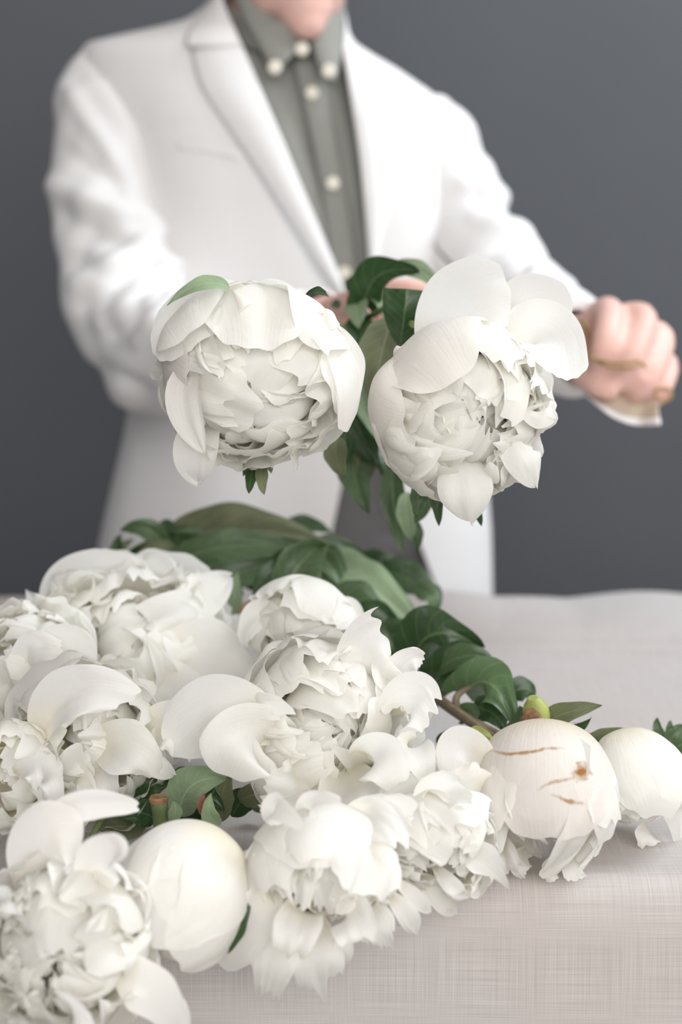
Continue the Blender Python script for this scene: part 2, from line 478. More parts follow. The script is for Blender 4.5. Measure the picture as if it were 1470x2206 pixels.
class Peony:
    def __init__(self, px, py, Y, Rpx, axis, seed, label, group):
        self.rng = random.Random(seed)
        self.R = M(Rpx, Y); self.Y = Y
        self.c = P(px, py, Y)
        m = frame(scr(axis)); m[:3, 3] = self.c
        self.m = m
        self.o = bpy.data.objects.new('peony', None); COL.objects.link(self.o)
        self.o.empty_display_size = .03
        self.o.matrix_world = Matrix(m.tolist())
        tag(self.o, label, 'flower', group)
    def petal(self, X, mat='petal', name='petal', label=None, world=False):
        o = grid_obj(name, X, MAT[mat], self.o, local=self.m if world else None)
        if label: o['label'] = label
        return o
    def ring(self, n, R, t1, w, phi0=0, mat='petal', **kw):
        """n petals round the bloom; scalar arguments may be (lo, hi) ranges"""
        g = self.rng
        pick = lambda x: g.uniform(*x) if isinstance(x, tuple) else x
        for i in range(n):
            k = {a: pick(b) for a, b in kw.items() if a not in ('nu', 'nv', 't0')}
            X = sphere_petal(g, self.R * pick(R) * (1 - .012 * (i % 3)), phi0 + 360 * i / n + g.uniform(-12, 12), pick(w), kw.get('t0', 12), pick(t1),
                             nu=kw.get('nu', 24), nv=kw.get('nv', 24), **k)
            self.petal(X, mat)
    def one(self, phi, R, t1, w, mat='petal', **kw):
        t0 = kw.pop('t0', 12)
        return self.petal(sphere_petal(self.rng, self.R * R, phi, w, t0, t1, **kw), mat)
    def ruffles(self, n, R=(.35, .8), t1=(120, 168), w=(16, 30), ruff=(.10, .2), squash=1.0, off=(0, 0, 0), tilt=30):
        g = self.rng; acc = Acc()
        n = int(n * .72)
        for i in range(n):
            q = (i + .5) / n
            rr = self.R * lerp(R[0], R[1], q ** .7) * g.uniform(.9, 1.06)
            X = sphere_petal(g, rr, i * 137.5 + g.uniform(-30, 30), g.uniform(w[0] * 1.25, w[1] * 1.35), 25, lerp(t1[1], t1[0], q) + g.uniform(-14, 12), squash,
                             flare=g.uniform(-.10, .12), ruff=g.uniform(*ruff) * .9, rfreq=g.uniform(3.2, 6.5), jag=g.uniform(.04, .13), tipround=g.uniform(.1, .45),
                             nu=21, nv=18, crease=.09, tipw=g.uniform(.6, .95), shift=self.R * (np.array(off) + np.array([g.uniform(-.08, .08) for _ in range(3)])), crinkle=.03)
            a = math.radians(g.uniform(-tilt, tilt)); b = math.radians(g.uniform(-tilt, tilt))
            rx = np.array([[1, 0, 0], [0, math.cos(a), -math.sin(a)], [0, math.sin(a), math.cos(a)]])
            ry = np.array([[math.cos(b), 0, math.sin(b)], [0, 1, 0], [-math.sin(b), 0, math.cos(b)]])
            X = X @ (rx @ ry).T
            acc.grid(X)
        o = link('ruffled_center', acc.mesh('ruffled_center'), MAT['ruffle'], self.o)
        o['kind'] = 'stuff'; o['label'] = 'crinkled creamy inner petals'
        return o
    def free(self, pts, wpx, Y=None, normal=(0, .2, 1), mat='petal', name='petal', label=None, **kw):
        """pts: three (px, py, dY) points; dY metres behind (+) or before (-) the bloom's centre"""
        q = [P(a, b, self.Y + d) for a, b, d in pts]
        return self.petal(free_petal(self.rng, *q, M(wpx, self.Y), scr(normal), **kw), mat, name, label, world=True)
    def stem(self, pts, rpx, mat='stem_green', name='stem'):
        path = []
        for i, (a, b, d) in enumerate(pts):
            path.append(list(P(a, b, self.Y + d)) + [M(rpx, self.Y)])
        X = tube(path, 20, 10)
        return grid_obj(name, X, MAT[mat], self.o, wrap=True, local=self.m)

# ---------------------------------------------------------------- peonies
HELD = 'peonies held up over the table'
PILE = 'peonies heaped on the table'

# left of the two held blooms, opening towards the camera
A = Peony(548, 815, .87, 205, (.06, -.26, 1), 11, 'left of the two raised white peonies, big guard petals folded over its centre', HELD)
A.ring(7, (.97, 1.03), (92, 104), (34, 40), 10, ruff=.02, flare=(.0, .04), crease=.04, squash=.8)
A.one(88, 1.02, 146, 56, ruff=.025, crease=.09, jag=.01, tipround=.34, squash=.86, nu=36, nv=36)
A.one(132, 1.04, 126, 38, ruff=.02, crease=.06, jag=.01, squash=.84, nu=32, nv=32)
A.one(48, 1.02, 128, 36, ruff=.02, crease=.09, jag=.01, squash=.84, nu=32, nv=32)
A.one(174, 1.0, 132, 44, ruff=.03, crease=.10, jag=.01, squash=.85, nu=32, nv=32, mat='petal_blush')
A.one(212, .99, 126, 32, ruff=.03, crease=.06, squash=.85, nu=28, nv=28)
A.one(8, 1.02, 130, 42, ruff=.02, crease=.06, jag=.01, squash=.85, nu=32, nv=32)
A.one(328, .98, 118, 34, ruff=.04, jag=.06, squash=.85)
A.one(272, .97, 104, 42, ruff=.06, jag=.08, squash=.82)
A.one(298, .92, 114, 30, ruff=.05, jag=.07, squash=.82)
A.one(245, .92, 116, 30, ruff=.05, jag=.05, squash=.82)
A.ring(8, (.80, .90), (128, 142), (26, 34), 20, mat='ruffle', ruff=(.05, .09), jag=(.04, .09), squash=.85, nu=20, nv=20)
A.ruffles(92, (.3, .84), (126, 168), (16, 30), (.08, .17), .88)
A.free([(470, 850, .02), (405, 950, -.035), (428, 1042, -.008)], 64, prof='point', ruff=.02, cup=.15, normal=(-.2, -.1, 1))
A.free([(640, 740, .02), (690, 680, -.03), (727, 690, -.012)], 38, ruff=.05, normal=(.1, .3, 1))
A.free([(600, 720, .01), (430, 590, -.035), (340, 770, -.018)], 74, ruff=.02, cup=.25, jag=.01, normal=(-.35, .45, .9), tipw=.8, tipround=.2)
A.free([(680, 690, .02), (772, 760, -.03), (742, 930, -.024)], 48, ruff=.03, cup=.35, jag=.02, normal=(.5, .1, .9), tipw=.6)
A.free([(470, 760, .01), (345, 800, -.05), (440, 975, -.045)], 58, ruff=.03, cup=.3, jag=.01, normal=(-.4, 0, .9), prof='point', mat='petal_blush')
A.stem([(560, 800, .05), (640, 740, .16), (745, 700, .31)], 8)
A.free([(495, 620, -.030), (440, 588, -.040), (360, 658, -.042)], 20, mat='leaf_pale', name='leaf', prof='leaf', normal=(-.2, .6, .8), fold=.2, ruff=.05)
A.free([(655, 640, .01), (685, 618, .0), (708, 640, .0)], 15, mat='leaf_dark', name='leaf', prof='leaf', normal=(.1, .7, .7), fold=.2)
for q in ((548, 985, 538, 1040, 536, 1064, 13, 'leaf_dark'), (566, 985, 560, 1040, 570, 1066, 14, 'leaf_olive'), (535, 990, 530, 1010, 524, 1026, 8, 'leaf_dark'), (575, 985, 582, 1005, 585, 1020, 9, 'leaf_olive')):
    A.free([(q[0], q[1], .03), (q[2], q[3], .012), (q[4], q[5], .01)], q[6], mat=q[7], name='sepal', prof='leaf', normal=(.1, 0, 1), fold=.35)

# right of the two held blooms
B = Peony(1000, 890, .87, 195, (.22, -.12, 1), 23, 'right of the two raised white peonies, ruffled centre and tall loose petals at its top', HELD)
B.ring(7, (.96, 1.02), (90, 104), (32, 38), 0, ruff=.02, flare=(0, .04), crease=.04, squash=.85)
B.one(122, 1.02, 142, 50, ruff=.02, crease=.08, jag=.01, tipround=.3, squash=.87, nu=36, nv=36, mat='petal_blush')
B.one(180, 1.0, 124, 44, ruff=.02, crease=.09, jag=.01, squash=.86, nu=32, nv=32, mat='petal_blush')
B.one(205, .97, 132, 32, ruff=.02, crease=.05, squash=.86, nu=28, nv=28)
B.one(235, 1.0, 116, 38, ruff=.02, squash=.86, nu=28, nv=28)
B.one(75, .97, 134, 32, ruff=.04, jag=.05, squash=.86)
B.one(35, .96, 128, 32, ruff=.05, jag=.07, squash=.86)
B.one(345, .97, 116, 30, ruff=.06, jag=.09, squash=.86)
B.one(300, .95, 114, 30, ruff=.06, jag=.09, squash=.86)
B.ring(12, (.80, .92), (122, 140), (24, 32), 20, mat='ruffle', ruff=(.06, .11), jag=(.05, .11), squash=.86, nu=20, nv=20)
B.ruffles(104, (.3, .88), (118, 166), (16, 30), (.09, .18), .9)
B.free([(945, 800, .045), (965, 640, .02), (1095, 615, .03)], 100, ruff=.02, cup=.3, jag=.01, normal=(-.3, .2, 1), tipw=.85, tipround=.15)
B.free([(1050, 800, .03), (1190, 640, .03), (1212, 815, -.005)], 84, ruff=.03, cup=.35, jag=.02, normal=(.3, .35, 1), tipw=.75, tipround=.12)
B.free([(1060, 800, .05), (1160, 590, .05), (1205, 700, .04)], 86, ruff=.02, cup=.2, jag=.02, normal=(.1, .3, 1), tipw=.75)
B.free([(985, 930, .02), (1000, 1040, -.055), (1016, 1122, -.02)], 76, prof='point', ruff=.03, cup=-.15, normal=(0, -.2, 1))
B.free([(1070, 900, .02), (1130, 960, -.055), (1158, 1052, -.02)], 52, prof='point', ruff=.05, cup=-.4, normal=(.3, -.1, 1))
B.free([(1120, 880, .02), (1165, 880, -.05), (1198, 904, -.02)], 44, prof='point', ruff=.05, cup=-.3, normal=(.3, .2, 1))
B.stem([(985, 880, .05), (890, 770, .16), (775, 700, .32)], 8)
for q in ((930, 1040, 945, 1090, 946, 1134, 14, 'leaf_dark'), (1010, 1060, 1030, 1100, 1038, 1134, 12, 'leaf_dark'), (900, 1040, 905, 1080, 896, 1116, 20, 'leaf_mid')):
    B.free([(q[0], q[1], .05), (q[2], q[3], .04), (q[4], q[5], .045)], q[6], mat=q[7], name='sepal', prof='leaf', normal=(.1, 0, 1), fold=.35)

# ---- the heap on the table
def pile(px, py, Y, R, axis, seed, label):
    return Peony(px, py, Y, R, axis, seed, label, PILE)

# large open bloom at the back left
C = pile(285, 1395, .98, 245, (.06, .72, .7), 31, 'large wide open peony at the back left of the heap, right below the jacket hem')
C.ring(7, (1.0, 1.06), (84, 98), (34, 40), 0, ruff=.04, flare=(.0, .12), crease=.05, squash=.62)
C.ring(8, (.86, .96), (104, 122), (28, 36), 18, ruff=.05, crease=.06, squash=.66)
C.ring(12, (.72, .86), (118, 138), (24, 30), 8, mat='ruffle', ruff=(.06, .1), jag=(.05, .1), squash=.7, nu=20, nv=20)
C.ruffles(66, (.3, .84), (112, 162), (16, 30), (.09, .18), .74)
C.free([(330, 1380, .02), (400, 1310, .0), (497, 1242, .03)], 70, prof='point', ruff=.02, cup=.15, normal=(-.2, .3, 1))
C.free([(160, 1400, .03), (60, 1200, .05), (325, 1236, .04)], 58, ruff=.02, cup=.3, jag=.01, normal=(0, .35, 1), tipw=.9)
C.free([(330, 1420, -.03), (470, 1380, -.04), (545, 1460, -.03)], 80, ruff=.04, cup=.2, jag=.04, normal=(.4, .5, .9))
C.free([(330, 1430, -.04), (380, 1500, -.07), (410, 1560, -.055)], 70, ruff=.04, cup=.2, jag=.04, normal=(.2, .3, 1))
C.free([(215, 1440, -.03), (245, 1420, -.075), (262, 1455, -.08)], 24, ruff=.02, cup=.3, normal=(-.1, .3, 1), mat='ruffle')

D = pile(25, 1440, .92, 178, (-.25, .62, .75), 37, 'peony cut by the left edge of the picture, just left of the wide open one')
D.ring(6, (.98, 1.04), (88, 102), (36, 42), 20, ruff=.04, flare=(0, .1), crease=.05, squash=.7)
D.ring(9, (.8, .94), (110, 130), (26, 34), 0, mat='ruffle', ruff=(.05, .09), jag=(.06, .1), squash=.75)
D.ruffles(50, (.3, .86), (112, 162), (16, 30), (.09, .18), .8)
D.free([(70, 1480, -.02), (130, 1340, -.04), (195, 1440, -.04)], 56, ruff=.02, cup=.45, jag=.01, normal=(.35, .4, .9), tipw=.85)
D.free([(40, 1460, -.02), (70, 1360, -.05), (145, 1420, -.05)], 46, ruff=.06, cup=.2, jag=.09, normal=(.2, .4, .9))

E = pile(190, 1600, .83, 192, (.12, .28, .95), 41, 'ragged peony in the left middle of the heap above the round closed one')
E.ring(6, (.98, 1.05), (90, 104), (34, 40), 10, ruff=.05, flare=(0, .1), crease=.06, squash=.75)
E.ring(9, (.84, .95), (106, 130), (28, 36), 0, ruff=.06, crease=.07, jag=(.04, .08), squash=.8)
E.ruffles(56, (.3, .88), (112, 164), (18, 34), (.09, .17), .84)
E.free([(90, 1600, -.02), (120, 1440, -.06), (290, 1500, -.05)], 62, ruff=.03, cup=.5, jag=.03, normal=(-.1, .5, .9), tipw=.8)
E.free([(200, 1600, .0), (300, 1600, -.06), (335, 1670, -.03)], 66, ruff=.05, cup=.3, jag=.06, normal=(.3, .3, 1))
E.free([(260, 1600, .0), (320, 1650, -.05), (375, 1670, -.02)], 34, prof='point', ruff=.05, cup=.3, normal=(.3, .5, 1))
E.free([(200, 1640, .0), (215, 1690, -.05), (235, 1722, -.03)], 52, ruff=.03, cup=.3, normal=(.1, .2, 1))

Fl = pile(15, 1675, .79, 132, (-.1, .25, 1), 43, 'small half hidden peony at the left edge beneath the ragged one')
Fl.ring(6, (.97, 1.03), (92, 110), (34, 40), 0, ruff=.04, crease=.06, squash=.8)
Fl.ruffles(40, (.35, .92), (112, 160), (20, 34), (.08, .15), .85)
Fl.free([(30, 1660, -.02), (80, 1640, -.06), (76, 1700, -.05)], 26, ruff=.02, cup=.3, normal=(.2, .3, 1))
Fl.free([(40, 1680, .0), (125, 1640, -.05), (118, 1740, -.04)], 34, ruff=.03, cup=.4, normal=(.4, .2, 1))

G = pile(652, 1368, .95, 128, (-.22, -.3, .9), 47, 'small peony with a rounded hood petal at the back middle against the leaves')
G.ring(6, (.98, 1.04), (92, 106), (36, 42), 10, ruff=.03, crease=.05, squash=.85)
G.one(60, 1.03, 128, 46, ruff=.02, crease=.05, jag=.02, squash=.88, nu=30, nv=30)
G.one(20, 1.0, 118, 36, ruff=.05, jag=.06, squash=.88)
G.one(120, 1.06, 112, 40, ruff=.03, flare=.1, squash=.88, nu=28, nv=28)
G.ruffles(56, (.35, .85), (118, 166), (18, 32), (.06, .13), .9)
G.free([(620, 1350, .02), (540, 1290, -.02), (525, 1390, -.02)], 40, ruff=.04, cup=.3, normal=(-.3, .2, 1))
G.free([(690, 1340, .01), (760, 1300, .0), (768, 1370, -.01)], 44, ruff=.06, cup=.3, jag=.1, normal=(.4, .2, 1))

H = pile(708, 1562, .82, 205, (.34, .12, .93), 53, 'big peony in the middle of the heap with one broad smooth petal reaching left')
H.ring(7, (.97, 1.04), (92, 106), (34, 40), 0, ruff=.04, flare=(0, .08), crease=.05, squash=.8)
H.one(205, 1.05, 128, 50, ruff=.015, crease=.04, jag=.01, squash=.86, nu=34, nv=34)
H.one(255, 1.0, 122, 42, ruff=.03, crease=.05, jag=.02, squash=.86, nu=30, nv=30)
H.one(300, .99, 126, 34, ruff=.03, squash=.86, nu=26, nv=26)
H.one(160, .98, 118, 36, ruff=.03, squash=.86, nu=26, nv=26)
H.ring(12, (.78, .92), (118, 140), (24, 32), 14, mat='ruffle', ruff=(.05, .1), jag=(.05, .1), squash=.86, nu=20, nv=20)
H.ruffles(66, (.3, .88), (116, 166), (16, 30), (.08, .17), .9)
H.free([(600, 1590, -.02), (470, 1460, -.045), (366, 1620, -.02)], 84, ruff=.015, cup=.35, jag=.01, crease=.03, normal=(-.2, .4, 1), tipw=.85, tipround=.2, nu=30, nv=30)
H.free([(640, 1600, .01), (500, 1560, -.07), (490, 1680, -.045)], 88, ruff=.01, cup=.4, jag=.01, normal=(-.2, .1, 1), tipw=.9, nu=30, nv=30)
H.free([(760, 1540, .02), (790, 1390, -.02), (840, 1385, .0)], 84, ruff=.04, cup=.25, jag=.07, normal=(.1, .2, 1), tipw=.95, tipround=.05)
H.free([(820, 1500, .02), (880, 1400, -.02), (912, 1425, .0)], 44, ruff=.06, cup=.3, jag=.05, normal=(.4, .2, 1))
H.free([(820, 1540, .0), (900, 1480, -.045), (935, 1560, -.03)], 72, ruff=.05, cup=.3, jag=.11, normal=(.5, .2, 1))
H.free([(770, 1620, -.02), (830, 1620, -.08), (860, 1700, -.06)], 60, ruff=.04, cup=.3, jag=.03, normal=(.2, .1, 1))
H.free([(850, 1600, -.02), (910, 1610, -.07), (925, 1690, -.05)], 44, ruff=.04, cup=.3, jag=.03, normal=(.4, .1, 1))

I = pile(385, 1930, .71, 158, (-.66, -.62, .42), 59, 'smooth round half closed peony at the front left beside the blurred corner bloom')
I.ring(6, (.98, 1.02), (112, 124), (42, 50), 20, ruff=.012, crease=.02, jag=.01, squash=1.06, nu=30, nv=30)
I.one(40, 1.04, 134, 62, ruff=.01, crease=.045, crinkle=.012, jag=.01, squash=1.08, nu=40, nv=40)
I.one(350, 1.03, 128, 56, ruff=.012, crease=.045, jag=.01, squash=1.08, nu=36, nv=36)
I.one(95, 1.02, 130, 52, ruff=.01, crease=.025, jag=.01, squash=1.08, nu=36, nv=36, mat='petal_blush')
I.ruffles(44, (.4, .86), (120, 160), (20, 34), (.07, .14), .98)

J = pile(140, 2030, .67, 205, (-.08, .18, 1), 61, 'blurred ruffled peony in the lower left corner, nearest to the camera')
J.ring(7, (.98, 1.06), (90, 104), (34, 40), 10, ruff=.04, flare=(0, .1), crease=.05, squash=.8)
J.ring(10, (.82, .95), (110, 134), (26, 34), 0, mat='ruffle', ruff=(.06, .1), jag=(.05, .1), squash=.84)
J.ruffles(100, (.3, .9), (112, 166), (16, 30), (.1, .2), .88)
J.free([(180, 1900, .02), (30, 1700, .01), (305, 1738, .03)], 40, ruff=.01, cup=.4, jag=.01, normal=(0, .5, .8), tipw=.9, mat='petal_blush')
J.free([(150, 1980, .03), (30, 1780, .0), (180, 1800, .01)], 92, ruff=.02, cup=.3, jag=.01, normal=(-.1, .4, 1), tipw=.95, mat='petal_blush')
J.free([(180, 1960, .01), (230, 1790, -.01), (260, 1850, -.03)], 62, ruff=.02, cup=.3, jag=.02, normal=(.1, .4, 1), mat='petal_blush')
J.free([(240, 2060, .0), (330, 2120, -.03), (400, 2230, -.01)], 64, ruff=.03, cup=.3, jag=.02, normal=(.2, 0, 1))
J.free([(60, 1990, .02), (10, 1900, -.02), (8, 1960, -.03)], 44, ruff=.02, cup=.3, normal=(-.2, .3, 1))
J.free([(150, 2120, .01), (150, 2190, -.06), (190, 2240, -.05)], 60, ruff=.05, cup=.3, jag=.05, normal=(0, 0, 1))

K = pile(690, 1885, .72, 168, (.08, -.66, .74), 67, 'drooping peony at the front middle hanging over the edge of the table')
K.ring(7, (.97, 1.04), (94, 112), (36, 42), 0, ruff=.03, flare=(0, .1), crease=.05, squash=.86)
K.one(95, 1.04, 110, 58, ruff=.012, crease=.03, jag=.01, squash=.96, nu=36, nv=36)
K.one(140, 1.02, 118, 40, ruff=.02, crease=.04, squash=.94, nu=28, nv=28)
K.one(45, 1.0, 116, 40, ruff=.02, crease=.04, squash=.94, nu=28, nv=28)
K.ring(10, (.8, .94), (110, 134), (24, 32), 0, mat='ruffle', ruff=(.06, .1), jag=(.05, .1), squash=.9)
K.ruffles(70, (.3, .94), (108, 164), (16, 30), (.1, .19), .92)
K.free([(640, 1800, .01), (540, 1690, -.02), (655, 1785, -.045)], 36, ruff=.01, cup=.4, jag=.01, normal=(-.1, .5, .9), mat='petal_blush')
K.free([(660, 1790, .01), (640, 1700, -.01), (738, 1725, -.025)], 26, ruff=.01, cup=.4, jag=.01, normal=(.1, .6, .8), mat='petal_blush')
K.free([(600, 1900, -.01), (540, 1990, -.04), (480, 2085, -.01)], 56, ruff=.015, cup=.35, jag=.01, normal=(-.3, .1, 1), tipw=.85)
K.free([(620, 1970, .0), (590, 2060, -.04), (572, 2150, -.01)], 60, ruff=.09, cup=.2, jag=.16, normal=(-.1, 0, 1))
K.free([(690, 1970, .0), (670, 2070, -.04), (690, 2140, -.01)], 66, ruff=.09, cup=.25, jag=.15, normal=(.1, 0, 1), tipw=.85)
K.free([(740, 1980, .0), (740, 2040, -.03), (740, 2075, -.01)], 30, ruff=.04, cup=.3, jag=.06, prof='point', normal=(.1, 0, 1))
K.free([(780, 1940, .0), (810, 2000, -.03), (832, 2040, -.01)], 50, ruff=.09, cup=.2, jag=.14, normal=(.2, 0, 1))
K.free([(830, 1920, .0), (880, 1960, -.02), (898, 2010, .0)], 34, ruff=.04, cup=.3, prof='point', normal=(.3, 0, 1))
K.free([(840, 1890, .0), (900, 1930, -.01), (925, 1965, .0)], 26, ruff=.04, cup=.3, prof='point', normal=(.3, .2, 1))

Lp = pile(935, 1822, .748, 142, (.16, -.3, .93), 71, 'small tightly ruffled peony at the front between the drooping one and the stained one')
Lp.ring(6, (.97, 1.03), (94, 110), (34, 40), 0, ruff=.04, crease=.05, squash=.85)
Lp.ring(10, (.82, .96), (108, 134), (24, 32), 10, mat='ruffle', ruff=(.06, .1), jag=(.06, .1), squash=.88)
Lp.ruffles(64, (.3, .95), (108, 165), (16, 30), (.1, .19), .92)
Lp.free([(900, 1880, .0), (950, 1930, -.02), (985, 1965, .0)], 42, ruff=.03, cup=.2, jag=.02, prof='point', normal=(.2, .3, 1))
Lp.free([(930, 1860, .0), (970, 1910, -.03), (1003, 1935, -.01)], 28, ruff=.03, cup=.3, prof='point', normal=(.2, .4, 1))
Lp.free([(850, 1790, .0), (830, 1720, -.03), (900, 1740, -.03)], 42, ruff=.04, cup=.3, jag=.03, normal=(-.1, .3, 1))
Lp.free([(990, 1820, .0), (1050, 1850, -.02), (1085, 1895, .0)], 40, ruff=.07, cup=.3, jag=.1, normal=(.4, .1, 1))

MATS = petal_material('stained_white_petal', (.92, .885, .85), (.88, .80, .66))
def stains(m):
    """Brown scratches and a bruise on the petal, in the petal's own coordinates."""
    nt = m.node_tree
    b = next(n for n in nt.nodes if n.type == 'BSDF_PRINCIPLED')
    src = b.inputs['Base Color'].links[0].from_socket
    uv = nd(nt, 'ShaderNodeUVMap')
    dist = nd(nt, 'ShaderNodeTexNoise'); dist.inputs['Scale'].default_value = 22; dist.inputs['Detail'].default_value = 3
    nt.links.new(uv.outputs[0], dist.inputs['Vector'])
    fac = None
    for (u0, v0, su, sv, rot, thr) in STAINS:
        mp = nd(nt, 'ShaderNodeMapping', vector_type='TEXTURE')
        mp.inputs['Location'].default_value = (u0, v0, 0); mp.inputs['Rotation'].default_value = (0, 0, rot); mp.inputs['Scale'].default_value = (su, sv, 1)
        nt.links.new(uv.outputs[0], mp.inputs[0])
        ln = nd(nt, 'ShaderNodeVectorMath', operation='LENGTH'); nt.links.new(mp.outputs[0], ln.inputs[0])
        ad = nd(nt, 'ShaderNodeMath', operation='MULTIPLY_ADD'); nt.links.new(dist.outputs['Fac'], ad.inputs[0]); ad.inputs[1].default_value = 1.6; nt.links.new(ln.outputs['Value'], ad.inputs[2])
        r = nd(nt, 'ShaderNodeMapRange'); r.inputs[1].default_value = 1.15; r.inputs[2].default_value = 1.9; r.inputs[3].default_value = thr; r.inputs[4].default_value = 0
        nt.links.new(ad.outputs[0], r.inputs[0])
        if fac is None: fac = r.outputs[0]
        else:
            mxn = nd(nt, 'ShaderNodeMath', operation='MAXIMUM'); nt.links.new(fac, mxn.inputs[0]); nt.links.new(r.outputs[0], mxn.inputs[1]); fac = mxn.outputs[0]
    mx = nd(nt, 'ShaderNodeMix', data_type='RGBA'); nt.links.new(fac, mx.inputs[0]); nt.links.new(src, mx.inputs[6]); mx.inputs[7].default_value = (.46, .23, .06, 1)
    nt.links.new(mx.outputs[2], b.inputs['Base Color'])
    t_ = next(n for n in nt.nodes if n.type == 'BSDF_TRANSLUCENT'); nt.links.new(mx.outputs[2], t_.inputs[0])
STAINS = [(.66, .47, .26, .016, .12, .8), (.31, .59, .075, .06, .6, 1.0), (.47, .66, .14, .013, .35, .55), (.40, .77, .12, .016, -.25, .8)]
stains(MATS); MAT['stained'] = MATS

Mb = pile(1172, 1722, .79, 166, (-.04, -.86, .5), 73, 'round white peony with brown scratches on its smooth outer petal')
Mb.ring(7, (.97, 1.01), (110, 124), (40, 46), 0, ruff=.02, crease=.03, jag=.03, squash=1.0, nu=28, nv=28)
Mb.one(88, 1.05, 128, 62, ruff=.012, crease=.04, jag=.02, squash=1.04, nu=44, nv=44, mat='stained')
Mb.one(30, 1.02, 124, 50, ruff=.012, crease=.025, jag=.03, squash=1.02, nu=34, nv=34)
Mb.one(150, 1.02, 122, 50, ruff=.012, crease=.025, jag=.03, squash=1.02, nu=34, nv=34, mat='petal_blush')
Mb.ruffles(56, (.4, .95), (118, 156), (16, 28), (.1, .18), 1.08)
Mb.free([(1060, 1640, .0), (960, 1590, -.02), (985, 1680, -.03)], 62, ruff=.02, cup=.3, jag=.02, normal=(-.3, .3, 1), mat='petal_blush')
Mb.free([(1060, 1700, -.01), (980, 1700, -.04), (1000, 1790, -.03)], 70, ruff=.04, cup=.3, jag=.03, normal=(-.3, .1, 1))
Mb.free([(1130, 1830, .0), (1110, 1870, -.02), (1128, 1888, -.012)], 30, ruff=.06, cup=.3, jag=.1, normal=(0, 0, 1))
Mb.free([(1190, 1850, .0), (1190, 1880, -.02), (1178, 1897, -.016)], 26, ruff=.05, jag=.1, normal=(0, 0, 1))
Mb.free([(1235, 1840, .0), (1240, 1880, -.02), (1244, 1898, -.02)], 28, ruff=.04, jag=.1, cup=-.2, normal=(.1, .1, 1), tipw=.9)

Nb = pile(1372, 1695, .84, 118, (.2, -.84, .5), 79, 'round white peony at the right end of the heap near the tiny sprig')
Nb.ring(6, (.98, 1.02), (112, 126), (42, 48), 10, ruff=.015, crease=.03, jag=.03, squash=1.02, nu=28, nv=28)
Nb.one(100, 1.05, 130, 60, ruff=.01, crease=.02, jag=.03, squash=1.08, nu=36, nv=36)
Nb.one(30, 1.03, 126, 50, ruff=.02, crease=.03, jag=.05, squash=1.06, nu=30, nv=30)
Nb.ruffles(40, (.4, .9), (118, 156), (16, 28), (.1, .18), 1.02)
Nb.free([(1395, 1780, .0), (1400, 1800, -.02), (1392, 1825, -.015)], 32, ruff=.06, jag=.1, normal=(0, .1, 1))
Nb.free([(1430, 1700, .0), (1460, 1740, -.01), (1462, 1818, .0)], 30, ruff=.04, jag=.03, normal=(.4, .1, 1))

# ragged petals where neighbouring blooms press together
for pe, pts, wd, kw in ((Lp, [(900, 1800, .0), (800, 1720, -.01), (795, 1800, -.03)], 54, dict(normal=(-.3, .2, 1))),
                        (Lp, [(930, 1780, .0), (930, 1690, .0), (1000, 1715, -.02)], 58, dict(normal=(.1, .5, .9))),
                        (Lp, [(880, 1790, .01), (850, 1700, .02), (905, 1705, .01)], 60, dict(normal=(0, .5, .9))),
                        (H, [(680, 1630, -.01), (650, 1740, -.06), (570, 1700, -.045)], 70, dict(normal=(-.1, .1, 1))),
                        (H, [(740, 1640, -.01), (760, 1730, -.06), (770, 1745, -.05)], 72, dict(normal=(.1, .1, 1))),
                        (E, [(300, 1570, .0), (400, 1540, -.03), (405, 1625, -.03)], 60, dict(normal=(.3, .3, 1))),
                        (E, [(150, 1660, .0), (160, 1720, -.05), (140, 1760, -.03)], 66, dict(normal=(-.1, .1, 1))),
                        (E, [(60, 1680, .0), (70, 1740, -.02), (60, 1800, -.01)], 60, dict(normal=(-.1, .1, 1))),
                        (Mb, [(1060, 1760, .0), (1000, 1790, -.03), (1040, 1862, -.02)], 58, dict(normal=(-.4, .1, 1))),
                        (Mb, [(1070, 1800, .0), (1080, 1860, -.03), (1100, 1880, -.02)], 44, dict(normal=(-.2, 0, 1))),
                        (K, [(740, 1800, .02), (800, 1740, .0), (850, 1800, -.02)], 60, dict(normal=(.2, .5, .9))),
                        (K, [(580, 1850, .02), (520, 1860, .0), (525, 1960, -.01)], 46, dict(normal=(-.4, .2, 1))),
                        (K, [(660, 1930, .0), (640, 2000, -.05), (620, 2060, -.045)], 54, dict(normal=(-.1, 0, 1))),
                        (K, [(740, 1920, .0), (760, 1990, -.05), (780, 2030, -.045)], 54, dict(normal=(.1, 0, 1)))):
    pe.free(pts, wd, ruff=.10, cup=.25, jag=.12, crease=.12, crinkle=.05, tipw=.85, mat='ruffle', **kw)

# stems of the heaped blooms, running back under the leaves
for pe, pts in ((C, [(300, 1390, .04), (420, 1330, .16), (600, 1290, .30)]), (G, [(660, 1350, .03), (740, 1310, .14), (800, 1290, .28)]),
                (H, [(740, 1540, .03), (830, 1450, .16), (880, 1370, .34)]), (Mb, [(1165, 1640, .02), (1060, 1585, .07), (900, 1470, .19)]),
                (K, [(690, 1820, .03), (720, 1720, .10), (760, 1600, .22)]), (I, [(420, 1840, .03), (450, 1740, .11), (520, 1600, .24)]),
                (E, [(200, 1560, .04), (300, 1450, .16), (480, 1360, .34)]), (D, [(60, 1400, .04), (180, 1330, .16), (380, 1280, .34)]),
                (J, [(150, 1960, .03), (200, 1800, .12), (300, 1640, .26)]), (Fl, [(30, 1640, .03), (120, 1560, .12), (300, 1440, .3)]),
                (Nb, [(1350, 1610, .02), (1280, 1590, .05), (1130, 1545, .10)])):
    pe.stem(pts, 9, 'stem' if pe is Mb else 'stem_green')

